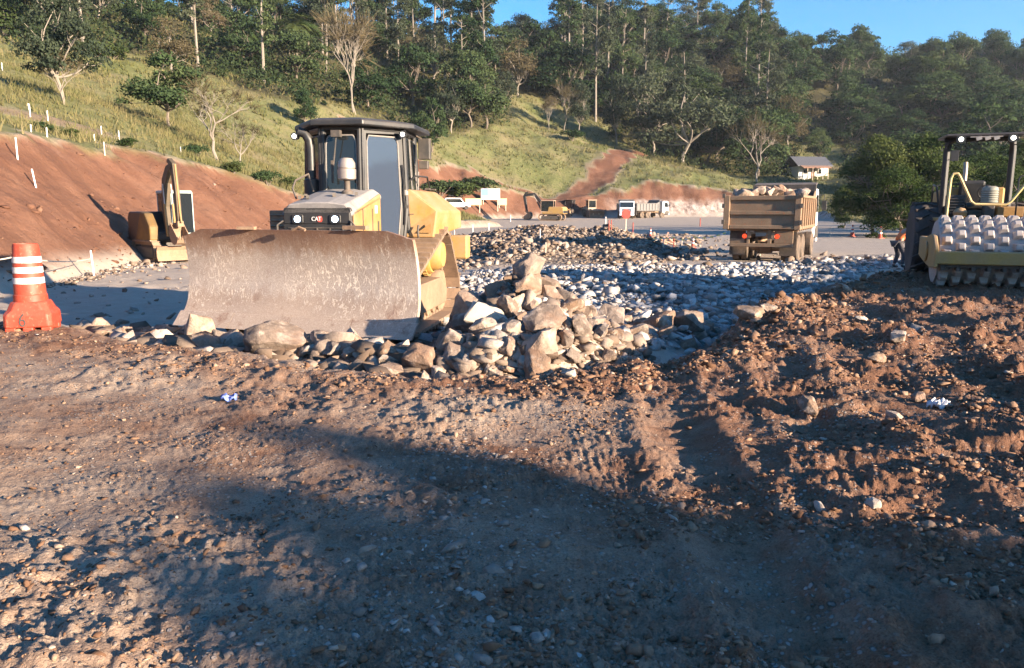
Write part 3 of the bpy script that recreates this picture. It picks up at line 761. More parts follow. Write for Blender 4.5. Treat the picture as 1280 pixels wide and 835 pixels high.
    mb = MB(); mb.tube([(-.93, -.75, 2.2), (-.93, -.78, 2.5)], .01, 5); mb.lathe([(.02, 2.10), (.045, 2.12), (.045, 2.18), (.02, 2.2)], (-.84, -.28, -.01), 2, 12); mb.build('marker_lamp', M['seal'], T)
    # fenders: tall tank on the sunlit side, low box on the other
    vs = [(-.62, -.28, 1.42), (-1.30, -.28, 1.42), (-1.34, -.42, 1.86), (-.90, -.30, 2.20), (-.66, -.30, 2.20),
          (-.62, -1.75, 1.50), (-1.46, -1.75, 1.55), (-1.46, -1.70, 1.84), (-1.06, -1.45, 2.18), (-.66, -1.45, 2.20)]
    fs = [(0, 1, 2, 3, 4)[::-1], (5, 6, 7, 8, 9), (0, 5, 6, 1), (1, 6, 7, 2), (2, 7, 8, 3), (3, 8, 9, 4), (4, 9, 5, 0)]
    mb = MB(); mb.add(vs, fs); fd = mb.build('fender', M['yellow'], T, bevel=.03, seg=2)
    mb = MB(); mb.box((-.86, -.28, 1.92), (.05, .03, .05)); mb.box((-.86, -.275, 1.80), (.22, .012, .015)); mb.tube([(-1.05, -.26, 1.40), (-1.05, -.22, 1.46), (-1.05, -.22, 1.56), (-1.05, -.26, 1.62)], .018, 6); mb.build('fender_handle', M['dark'], fd)
    vs = [(-1.30, -.40, 1.45), (-1.305, -.46, 1.80), (-.98, -.31, 1.52)]
    mb = MB(); mb.add([(-1.02, -.275, 1.50), (-1.26, -.275, 1.50), (-1.26, -.275, 1.66)] + [(-1.02, -.265, 1.50), (-1.26, -.265, 1.50), (-1.26, -.265, 1.66)], [(0, 1, 2), (3, 5, 4), (0, 3, 4, 1), (1, 4, 5, 2), (2, 5, 3, 0)]); mb.build('fender_plate', M['yellow'], fd)
    mb = MB(); mb.span((.66, -1.7, 1.42), (1.46, -.15, 1.86))
    for k in range(4): mb.span((.68, -.16, 1.50 + k * .09), (1.44, -.12, 1.53 + k * .09))
    mb.build('toolbox', M['mudsteel'], T, bevel=.02)
    # blade, push arms, cutting edge
    B = empty('blade', (.10, 2.18, .25), R_(-12.0)); B.parent = T
    zs = np.linspace(.18, 1.36, 15); xs = np.linspace(-1.83, 1.83, 41)
    def fy(z): q = (z - .72) / .66; return .16 * q * q - .16 + (.10 if z < .3 else 0) * (.3 - z) / .3
    vs = []; fs = []
    for side in (0, 1):
        for z in zs:
            for x in xs:
                zz = min(z, 1.36 - max(0, abs(x) - 1.47) * .30)
                dent = .012 * math.sin(x * 3.1) * math.sin(z * 4 + x)
                wx = x * (1 + .025 * (1 - z / 1.36))
                vs.append((wx, fy(zz) + dent - (.07 if side else 0), zz))
    nx_, nz_ = len(xs), len(zs); o2 = nx_ * nz_
    for i in range(nz_ - 1):
        for k in range(nx_ - 1):
            q = (i * nx_ + k, i * nx_ + k + 1, (i + 1) * nx_ + k + 1, (i + 1) * nx_ + k)
            fs.append(q); fs.append(tuple(o2 + j for j in q)[::-1])
    def edge(ids): 
        for p_, q_ in zip(ids, ids[1:]): fs.append((p_, q_, o2 + q_, o2 + p_))
    edge(list(range(nx_))); edge([(nz_ - 1) * nx_ + k for k in range(nx_)][::-1]); edge([i * nx_ for i in range(nz_)][::-1]); edge([i * nx_ + nx_ - 1 for i in range(nz_)])
    mb = MB(); mb.add(vs, fs); mb.build('moldboard', M['blade'], B, 30)
    mb = MB()
    for k in range(4):
        x0 = -1.91 + k * .955; c = [(fy(.18) + .015, .19), (fy(.05) + .09, .0), (fy(.05) + .05, .0), (fy(.18) - .03, .19)]
        mb.prism(c, x0 + .004, x0 + .951)
    mb.build('cutting_edge', M['blade'], B)
    mb = MB()
    for k in (-1.2, -.4, .4, 1.2): mb.prism([(-.26, .22), (-.44, .3), (-.44, 1.0), (-.26, 1.24)], k - .03, k + .03)
    mb.span((-1.7, -.44, .30), (1.7, -.25, .52)); mb.span((-1.6, -.40, .86), (1.6, -.26, 1.02)); mb.build('blade_rib', M['mudsteel'], B)
    mb = MB(); mb.tube([(-.35, .1, 1.365), (-.25, .1, 1.40), (-.15, .1, 1.365)], .02, 6); mb.build('blade_lug', M['mudsteel'], B)
    mb = MB(); mb.box((-1.05, .0, 1.40), (.34, .10, .05)); mb.build('blade_lug', M['mudsteel'], B)
    mb = MB(); mb.box((.65, .02, 1.38), (.25, .08, .04), (0, 0, .2)); mb.build('blade_lug', M['mudsteel'], B)
    # seams and stickers on the yellow panels, step below the door
    for sx in (-1, 1):
        for y in (1.02, .58):
            mb = MB(); mb.box((sx * .526 - .03, y, 1.5), (.012, .014, .78)); mb.build('panel_seam', M['dark'], T)
        mb = MB(); mb.box((sx * .526 - .03, .40, 1.88), (.012, .10, .12)); mb.build('sticker', M['white'], T)
        mb = MB(); mb.box((sx * .526 - .03, .30, 1.62), (.012, .05, .16)); mb.build('sticker', M['dark'], T)
    mb = MB(); mb.span((-1.30, .0, 1.16), (-.66, .40, 1.20)); mb.build('step', M['dark'], T, bevel=.01)
    for y in (-.9, -1.3): mb = MB(); mb.box((-1.05, y, 2.215), (.10, .05, .03)); mb.build('fender_cap', M['dark'], fd, bevel=.008)
    mb = MB(); mb.tube([(-.70, -.42, 2.20), (-.95, -.5, 2.42), (-1.02, -1.0, 2.42), (-1.0, -1.3, 2.18)], .016, 6); mb.build('fender_rail', M['black'], T, 40)
    for sx in (-1, 1):
        mb = MB(); mb.tube([(sx * .48, 1.85, .45), (sx * .44, 1.2, .52), (sx * .44, .2, .58)], .11, 8); mb.build('push_arm', M['yellow_dirty'], T)
        mb = MB(); mb.cyl((sx * .36, 1.5, 1.02), (sx * .36, 1.78, .86), .055); mb.cyl((sx * .36, 1.2, 1.2), (sx * .36, 1.55, .99), .075); mb.build('lift_cylinder', M['steel'], T)
    return T
DOZER = make_dozer()
for c_ in DOZER.children:
    if c_.name.split('.')[0] in ('hood', 'side_panel', 'grille', 'headlight', 'grab_rail', 'hood_latch'): c_.scale.x = .87; c_.location.x = -.03
# ------------------------------------------------------------------ placing on the terrain
def hit(px, py, d0=3.0, d1=420.0):
    d = ray(px, py); t = np.geomspace(d0, d1, 1600) / d[1]
    g = terrain(d[0] * t, d[1] * t, detail=True) - (EYE + d[2] * t)
    k = np.argmax(g > 0)
    if not g[k] > 0: k = -1
    if k > 0:
        a, b = t[k - 1], t[k]; f = -g[k - 1] / max(1e-9, g[k] - g[k - 1]); tt = a + (b - a) * f
    else: tt = t[k]
    return Vector((d[0] * tt, d[1] * tt, EYE + d[2] * tt))
def onto(x, y, dz=0): return Vector((x, y, H(x, y) + dz))

def box_arm(pts, half):
    """outline of a bent box-section arm through pts (y,z) with half depths"""
    L, Rr = [], []
    for i, (p, h) in enumerate(zip(pts, half)):
        a = pts[max(i - 1, 0)]; b = pts[min(i + 1, len(pts) - 1)]
        t = (b[0] - a[0], b[1] - a[1]); l = math.hypot(*t); n = (-t[1] / l, t[0] / l)
        L.append((p[0] + n[0] * h, p[1] + n[1] * h)); Rr.append((p[0] - n[0] * h, p[1] - n[1] * h))
    return L, Rr
def arm_mesh(mb, pts, half, x0, x1):
    L, Rr = box_arm(pts, half); n = len(pts)
    for i in range(n - 1): mb.prism([L[i], L[i + 1], Rr[i + 1], Rr[i]], x0, x1)
    return mb
def arm_mesh1(mb, pts, half, x0, x1):
    L, Rr = box_arm(pts, half); poly = L + Rr[::-1]
    n = len(pts); vs = []; fs = []
    for x in (x0, x1): vs += [(x, *p) for p in L] + [(x, *p) for p in Rr]
    for i in range(n - 1):
        fs.append((i, i + 1, n + i + 1, n + i)); fs.append((2 * n + i, 3 * n + i, 3 * n + i + 1, 2 * n + i + 1))
        fs.append((i, 2 * n + i, 2 * n + i + 1, i + 1)); fs.append((n + i, n + i + 1, 3 * n + i + 1, 3 * n + i))
    fs.append((0, n, 3 * n, 2 * n)); fs.append((n - 1, 3 * n - 1, 4 * n - 1, 2 * n - 1))
    return mb.add(vs, fs)

# ------------------------------------------------------------------ padfoot roller
def make_roller():
    a = R_(20.5); o = Vector((9.25, 14.6, 0)); o.z = H(o.x, o.y) - .03
    T = empty('soil_compactor', o, PI - a, 'yellow padfoot drum roller with two lit roof lamps on the dark soil', 'road roller')
    zc = .69; r = .60
    # drum: shell and rows of tapered pads
    mb = MB(); mb.lathe([(r * .9, -1.05), (r, -1.04), (r, 1.04), (r * .9, 1.05)], (0, 0, zc), 0, 56)
    mb.lathe([(.18, -1.08), (.18, 1.08)], (0, 0, zc), 0, 16)
    drum = mb.build('drum', M['drum'], T, 40)
    mb = MB(); rows = 16; cols = 9
    for k in range(rows):
        for c in range(cols):
            an = 2 * PI * (k + (.5 if c % 2 else 0)) / rows
            x = -.92 + 1.84 * c / (cols - 1)
            m = Matrix.Rotation(an, 3, 'X'); h = .105
            b, t_ = .092, .054
            vs = [m @ Vector(p) for p in [(-b, -b, r - .02), (b, -b, r - .02), (b, b, r - .02), (-b, b, r - .02), (-t_, -t_, r + h), (t_, -t_, r + h), (t_, t_, r + h), (-t_, t_, r + h)]]
            mb.add([v + Vector((x, 0, zc)) for v in vs], [(0, 3, 2, 1), (4, 5, 6, 7), (0, 1, 5, 4), (1, 2, 6, 5), (2, 3, 7, 6), (3, 0, 4, 7)])
    p = mb.build('drum_pads', M['drum'], drum, bevel=.012)
    # yoke round the drum
    mb = MB(); mb.span((-1.16, .80, .50), (1.16, .96, .74)); mb.build('front_beam', M['yellow_dirty'], T, bevel=.02)
    for sx in (-1, 1):
        mb = MB(); mb.prism([(.955, .44), (.96, .78), (.62, 1.02), (.3, 1.04), (-.3, .95), (-1.0, .95), (-1.0, .55), (-.2, .45), (.4, .40)], sx * 1.10, sx * 1.17)
        mb.cyl((sx * 1.17, 0, zc), (sx * 1.21, 0, zc), .20, None, 20)
        mb.build('side_plate', M['yellow_dirty'], T, bevel=.015)
    mb = MB(); mb.span((-1.16, -1.16, .55), (1.16, -1.0, .95)); mb.span((-.35, -1.6, .5), (.35, -1.1, .9)); mb.build('rear_beam', M['yellow_dirty'], T, bevel=.02)
    # scraper bar behind the drum teeth
    mb = MB()
    for c in range(9): mb.box((-1.0 + c * .25, .75, .43), (.06, .22, .10))
    mb.span((-1.05, .78, .44), (1.05, .84, .50)); mb.build('scraper', M['dark'], T)
    # rear body
    mb = MB(); mb.prism([(-1.45, .62), (-1.45, 1.28), (-2.4, 1.30), (-2.5, 1.55), (-4.2, 1.62), (-4.3, .9), (-4.1, .62)], -.55, .55); mb.build('chassis', M['yellow'], T, bevel=.03)
    mb = MB(); mb.prism([(-2.55, 1.55), (-2.55, 1.98), (-4.0, 1.90), (-4.25, 1.62)], -.60, .60); eh = mb.build('engine_hood', M['yellow_dirty'], T, bevel=.04)
    mb = MB(); mb.span((.28, -2.0, 1.34), (.62, -1.75, 1.80))
    for k in range(6): mb.span((.29, -1.75, 1.40 + k * .06), (.61, -1.72, 1.43 + k * .06))
    mb.build('louvred_box', M['black'], T, bevel=.01)
    mb = MB(); mb.span((-.80, -2.5, 1.26), (.80, -1.35, 1.33)); mb.build('platform', M['yellow_dirty'], T, bevel=.01)
    mb = MB(); mb.lathe([(.0, 1.33), (.12, 1.34), (.14, 1.42), (.08, 1.50), (.0, 1.52)], (.40, -1.5, .02), 2, 18); mb.build('tank_cap', M['yellow'], T, 40)
    # seat, steering console with ribbed boot, exhaust
    mb = MB(); mb.box((.02, -2.2, 1.58), (.50, .46, .14)); mb.box((.06, -2.45, 1.86), (.50, .13, .52), (-.15, 0, 0)); mb.box((.02, -2.2, 1.42), (.3, .3, .2)); mb.build('seat', M['black'], T, bevel=.05, seg=2)
    mb = MB(); prof = [(.12, 1.62), (.165, 1.64)]
    for k in range(6): prof += [(.17, 1.66 + k * .045), (.155, 1.685 + k * .045)]
    prof += [(.15, 1.95), (.10, 1.98)]
    mb.lathe(prof, (-.16, -1.75, 0), 2, 26); mb.build('air_cleaner', M['canister'], T, 40)
    mb = MB(); mb.span((-.26, -1.86, 1.33), (-.06, -1.66, 1.62)); mb.span((-.5, -2.0, 1.33), (.2, -1.9, 1.48)); mb.build('console', M['dark'], T, bevel=.02)
    mb = MB(); mb.tube([(-.12 + .14 * math.cos(2 * PI * k / 20), -1.98 + .05 * math.sin(2 * PI * k / 20), 1.86 + .14 * math.sin(2 * PI * k / 20)) for k in range(20)], .014, 6, closed=True); mb.build('steering_wheel', M['black'], T)
    mb = MB(); mb.tube([(.16, -2.75, 1.9), (.16, -2.75, 2.42), (.16, -2.80, 2.52)], .045, 10); mb.build('exhaust_pipe', M['steel'], T, 40)
    mb = MB(); mb.box((-.55, -1.9, 1.45), (.5, .4, .22)); mb.build('battery_box', M['yellow'], T, bevel=.02)
    # roll-over frame: two posts, cross bar, lamps, mirrors
    mb = MB()
    for sx in (-1, 1):
        mb.tube([(sx * .62, -2.35, 1.3), (sx * .62, -2.35, 2.75), (sx * .60, -2.32, 2.92), (sx * .50, -2.3, 3.0)], .075, 4)
    mb.tube([(-.70, -2.3, 2.99), (.70, -2.3, 2.99)], .065, 4); mb.build('roll_bar', M['black'], T, bevel=.015)
    mb = MB(); mb.prism([(-1.75, 3.02), (-1.8, 3.07), (-2.9, 3.07), (-2.95, 3.02)], -.74, .74); mb.build('canopy', M['black'], T, bevel=.015)
    for sx in (-1, 1):
        mb = MB(); mb.lathe([(.03, -.10), (.085, -.06), (.09, .0)], (sx * .47, -1.72, 2.95), 1, 18); h_ = mb.build('lamp_housing', M['black'], T, 40)
        mb = MB(); mb.lathe([(.0, .003), (.043, .004), (.043, .012), (.0, .013)], (sx * .47, -1.72, 2.95), 1, 18, caps=False); mb.build('work_lamp', M['lamp_warm'], T)
    mb = MB()
    for k in range(3): mb.box((-.18 + k * .16, -1.75, 2.96), (.10, .05, .07), (0, .3, 0))
    mb.tube([(-.3, -1.76, 2.99), (.3, -1.76, 2.99)], .012, 6); mb.build('lamp_bracket', M['steel'], T)
    for sx, z in ((1, 2.62), (-1, 2.6)):
        mb = MB(); mb.tube([(sx * .62, -2.3, 2.85), (sx * .80, -1.8, 2.85), (sx * .80, -1.8, z + .1)], .012, 5); mb.box((sx * .80 - .25 * (sx > 0), -1.8, z), (.15, .03, .22)); mb.build('mirror', M['black'], T, bevel=.01)
    # hand rails
    mb = MB(); mb.tube([(.72, -1.05, 1.32), (.70, -1.05, 2.12), (.66, -1.05, 2.22), (.58, -1.05, 2.22), (.54, -1.05, 2.16), (.30, -1.05, 1.66), (.22, -1.05, 1.60), (-.32, -1.05, 1.60), (-.40, -1.05, 1.66), (-.72, -1.05, 2.16), (-.77, -1.05, 2.22), (-.84, -1.05, 2.22), (-.88, -1.05, 2.14), (-.88, -1.05, 1.32)], .026, 8); mb.build('hand_rail', M['rail'], T, 40)
    mb = MB(); mb.tube([(-.62, -1.6, 1.33), (-.62, -1.6, 2.12), (-.66, -1.6, 2.18), (-.74, -1.6, 2.18), (-.78, -1.6, 2.12), (-.78, -1.6, 1.33)], .016, 6); mb.build('grab_rail', M['black'], T, 40)
    mb = MB(); mb.tube([(.62, -2.5, 1.3), (.72, -2.6, 2.0), (.70, -3.2, 2.05), (.70, -3.3, 1.6)], .022, 6); mb.tube([(.72, -2.6, 2.02), (-.1, -2.62, 2.08)], .02, 6); mb.build('rear_rail', M['black'], T, 40)
    for sx in (-1, 1): wheel(T, sx * .86, -2.9, .80, .82, .58, .46, 18, 'rubber', 'yellow_dirty')
    # open box of rags on the deck
    c = empty('crate', T.matrix_basis @ Vector((-.98, -1.25, 1.30)), PI - a, 'brown open crate with a blue and white sheet on the roller deck', 'crate')
    mb = MB()
    for (x0, x1, y0, y1) in ((-.25, .25, .20, .22), (-.25, .25, -.22, -.20), (-.25, -.23, -.199, .199), (.23, .25, -.199, .199)): mb.span((x0, y0, 0), (x1, y1, .36))
    mb.span((-.23, -.2, 0), (.23, .2, .02)); mb.build('crate_wall', M['crate'], c)
    mb = MB(); vs = []; n = 9
    for i in range(n):
        for j in range(n): vs.append((-.27 + .54 * i / (n - 1), -.23 + .46 * j / (n - 1), .38 + .05 * math.sin(i * 1.3) * math.cos(j * 1.1) + .03 * i / n))
    mb.add(vs, [(i * n + j, i * n + j + 1, (i + 1) * n + j + 1, (i + 1) * n + j) for i in range(n - 1) for j in range(n - 1)])
    sh = mb.build('sheet', M['bluesheet'], c, True); sh.modifiers.new('solid', 'SOLIDIFY').thickness = .012
    return T
M['drum'] = paint('scoured_drum_steel', (.40, .36, .34), .55, .15, dust=.7, dustcol=(.42, .36, .33), up=.2, scale=3, wear=.2, wearcol=(.25, .17, .13))
M['rail'] = paint('cream_yellow_rail', (.72, .52, .22), .5, dust=.3)
M['canister'] = paint('grey_green_canister', (.22, .25, .22), .6, dust=.3)
M['crate'] = paint('brown_board', (.45, .24, .08), .8, dust=.3)
M['bluesheet'] = paint('blue_white_sheet', (.55, .62, .80), .7, dust=.3, dustcol=(.2, .25, .6), scale=9)
ROLLER = make_roller()

# ------------------------------------------------------------------ dump trucks
def make_truck(loc, rz, label, cabm, boxm, group=None, lit=False, plain=False):
    T = empty('dump_truck', loc, rz, label, 'dump truck', group)
    # chassis
    for sx in (-1, 1):
        mb = MB(); mb.span((sx * .36, -1.35, .95), (sx * .48, 5.6, 1.15)); mb.build('chassis_rail', M['mudsteel'], T)
    mb = MB(); mb.tube([(-.9, 0, .52), (.9, 0, .52)], .12, 10); mb.tube([(-.9, 1.35, .52), (.9, 1.35, .52)], .12, 10); mb.box((0, .05, .54), (.42, .46, .42)); mb.box((0, 1.35, .54), (.42, .46, .42)); mb.build('axle', M['mudsteel'], T, 40)
    for y in (0, 1.35):
        for x in (-1.06, -.74, .74, 1.06): wheel(T, x, y, .51, .52, .29, .55, 0, 'rubber_tan', 'mudsteel')
    for x in (-1.02, 1.02): wheel(T, x, 5.0, .51, .52, .30, .55, 0, 'rubber_tan', 'mudsteel')
    # under-run bar, lamp board, plate
    mb = MB(); mb.span((-1.12, -1.32, .60), (1.12, -1.20, .74)); mb.build('bumper_bar', boxm, T, bevel=.015)
    mb = MB(); mb.span((-.52, -1.30, .74), (-.42, -1.2, 1.20)); mb.span((.22, -1.30, .74), (.36, -1.2, 1.25)); mb.span((-.42, -1.29, 1.08), (.30, -1.22, 1.18)); mb.build('bumper_bracket', boxm, T, bevel=.01)
    mb = MB(); mb.span((.46, -1.27, .742), (1.12, -1.215, 1.24)); mb.build('mud_guard_panel', boxm, T, bevel=.01); mb = MB(); mb.span((-1.12, -1.27, .742), (-.60, -1.215, .90)); mb.build('mud_guard_panel', boxm, T, bevel=.01)
    for sx in (-1, 1):
        mb = MB(); mb.span((sx * .62, -.95, .28), (sx * 1.2, -.93, 1.22)); mb.build('mud_flap', M['rubber_tan'], T)
        mb = MB(); mb.cyl((sx * .58 - .02, -1.31, 1.0), (sx * .58 - .02, -1.275, 1.0), .085, None, 16); mb.build('tail_lamp', M['lamp_red'] if lit else M['redpaint'], T)
    mb = MB(); mb.span((-.20, -1.315, 1.0), (.18, -1.30, 1.13)); mb.build('number_plate', M['seal'], T)
    # body
    B = empty('dump_body', (0, 0, 0)); B.parent = T
    z0, z1, zh = 1.27, 2.46, 3.02; yr, yf = -1.42, 4.05; w = 1.27
    mb = MB(); mb.span((-w + .06, yr + .05, z0 + .02), (w - .06, yf, z0 + .12))
    for k in range(9): mb.span((-w, yr + .2 + k * .62, z0 - .08), (w, yr + .32 + k * .62, z0 + .019))
    mb.build('body_floor', boxm, B)
    for sx in (-1, 1):
        mb = MB(); mb.prism([(yr + .06, z0), (yr + .06, z1), (yf - .7, z1), (yf, z1 + .30), (yf, z0)], sx * (w - .05), sx * w)
        for k in range(8):
            y = yr + .08 + k * .72; mb.span((sx * w, y, z0 + .003), (sx * (w + .09), y + .14, z1 - .06))
        mb.span((sx * (w - .06), yr + .061, z1 - .055), (sx * (w + .12), yf - .7, z1 + .04)); mb.span((sx * w, yr + .07, z0 - .02), (sx * (w + .07), yf, z0 + .10))
        mb.build('body_side', boxm, B, bevel=.012)
    mb = MB(); mb.span((-w - .02, yf, z0), (w + .02, yf + .07, zh)); mb.prism([(yf + .07, zh - .08), (yf + .07, zh), (yf + .75, zh + .10), (yf + .75, zh + .04)], -w, w); mb.build('headboard', boxm if plain else M['dark'], B, bevel=.01)
    # tailgate: frame, two sunk panels
    tg = empty('tailgate', (0, 0, 0)); tg.parent = B
    mb = MB(); mb.span((-w + .07, yr, z0 + .03), (w - .07, yr + .05, z1 - .02)); mb.build('tailgate_panel', boxm, tg)
    mb = MB()
    for (za, zb) in ((z0, z0 + .14), (z0 + .52, z0 + .66), (z1 - .14, z1 + .02)): mb.span((-w + .13, yr - .085, za), (w - .13, yr - .002, zb))
    for sx in (-1, 1): mb.span((sx * (w - .12), yr - .10, z0 - .02), (sx * (w + .10), yr + .055, z1 + .03))
    mb.build('tailgate_frame', boxm, tg, bevel=.015)
    mb = MB()
    for sx in (-1, 1):
        for z in (z0 + .25, z1 - .35, z1 + .02): mb.box((sx * (w + .10), yr - .12, z), (.10, .07, .16))
    mb.build('tailgate_hinge', M['dark'], tg)
    # cab
    cb = empty('cab', (0, 0, 0)); cb.parent = T
    y0, y1 = 4.95, 6.55
    mb = MB(); mb.prism([(y0, .95), (y0, 2.78), (y0 + .25, 2.88), (y1 - .35, 2.88), (y1 - .12, 2.72), (y1, 1.75), (y1 + .03, .75), (y1 - .5, .70), (y1 - 1.1, .75)], -1.18, 1.18); mb.build('cab_shell', cabm, cb, bevel=.06, seg=2)
    mb = MB(); 
    P0 = Vector((0, y1 - .05, 2.25)); U = Vector((1, 0, 0)); V = Vector((0, -.12, .96)).normalized(); panel_on(mb, P0 + Vector((0, .022, 0)), U, V, Vector((0, .99, .12)), rounded_rect(0, 0, 2.1, .80, .08), .012); mb.build('windscreen', M['glass_dark'], cb)
    for sx in (-1, 1):
        mb = MB(); mb.prism([(y1 - .22, 1.85), (y1 - .32, 2.6), (y0 + .5, 2.6), (y0 + .5, 1.85)], sx * 1.182, sx * 1.19); mb.build('side_window', M['glass_dark'], cb)
        mb = MB(); mb.tube([(sx * 1.2, y1 - .15, 2.6), (sx * 1.42, y1 - .05, 2.62), (sx * 1.42, y1 - .05, 2.3)], .018, 6); mb.box((sx * 1.43, y1 - .06, 2.15), (.20, .10, .42)); mb.build('mirror', M['black'], cb, bevel=.03)
        mb = MB(); mb.span((sx * .72, y1 + .033, .86), (sx * 1.08, y1 + .06, 1.02)); mb.build('headlight', M['white'], cb, bevel=.01)
        mb = MB(); mb.prism([(y1 - 1.05, .72), (y1 - .98, 1.10), (y1 - .7, 1.26), (y1 - .3, 1.26), (y1 - .02, 1.10), (y1 + .0, .72)], sx * 1.185, sx * 1.22); mb.build('wheel_arch', M['dark'], cb)
    mb = MB()
    for k in range(5): mb.span((-.75, y1 + .02, 1.12 + k * .11), (.75, y1 + .05, 1.19 + k * .11))
    mb.build('grille', M['black'], cb)
    mb = MB(); mb.span((-1.2, y1 - .1, .52), (1.2, y1 + .16, .80)); mb.build('front_bumper', cabm, cb, bevel=.04)
    mb = MB(); mb.span((-.5, 2.2, .55), (-1.05, 3.6, 1.05)); mb.build('fuel_tank', M['mudsteel'], T, bevel=.06, seg=2)
    return T
F28 = Vector((math.sin(R_(27)), math.cos(R_(27)), 0))
p = Vector((9.2, 28.3, 0)) + F28 * 1.35; p.z = H(p.x, p.y) - .02
TRUCK = make_truck(p, -R_(27), 'brown dusty dump truck loaded with rocks, tail lamps lit', M['white'], M['dumpbox'], lit=True)
M['bluetruck'] = paint('pale_blue_white_cab', (.60, .68, .80), .45, dust=.2)
M['greybox'] = paint('grey_dump_body', (.13, .14, .15), .7, dust=.4)
q = hit(783, 273.5, 60); F = Vector((-.10, -.995, 0)); 
make_truck(q - F * 5.8, math.atan2(-F.x, F.y), 'pale blue and white truck facing the site at the foot of the far cut', M['bluetruck'], M['greybox'], 'trucks parked at the far cut', plain=True)
q = hit(812, 273, 60); F = Vector((.80, .6, 0)).normalized()
make_truck(q + Vector((-1.6, 3.0, 0)), math.atan2(-F.x, F.y), 'dark grey tipper body truck parked right of the pale blue truck', M['white'], M['greybox'], 'trucks parked at the far cut', plain=True)

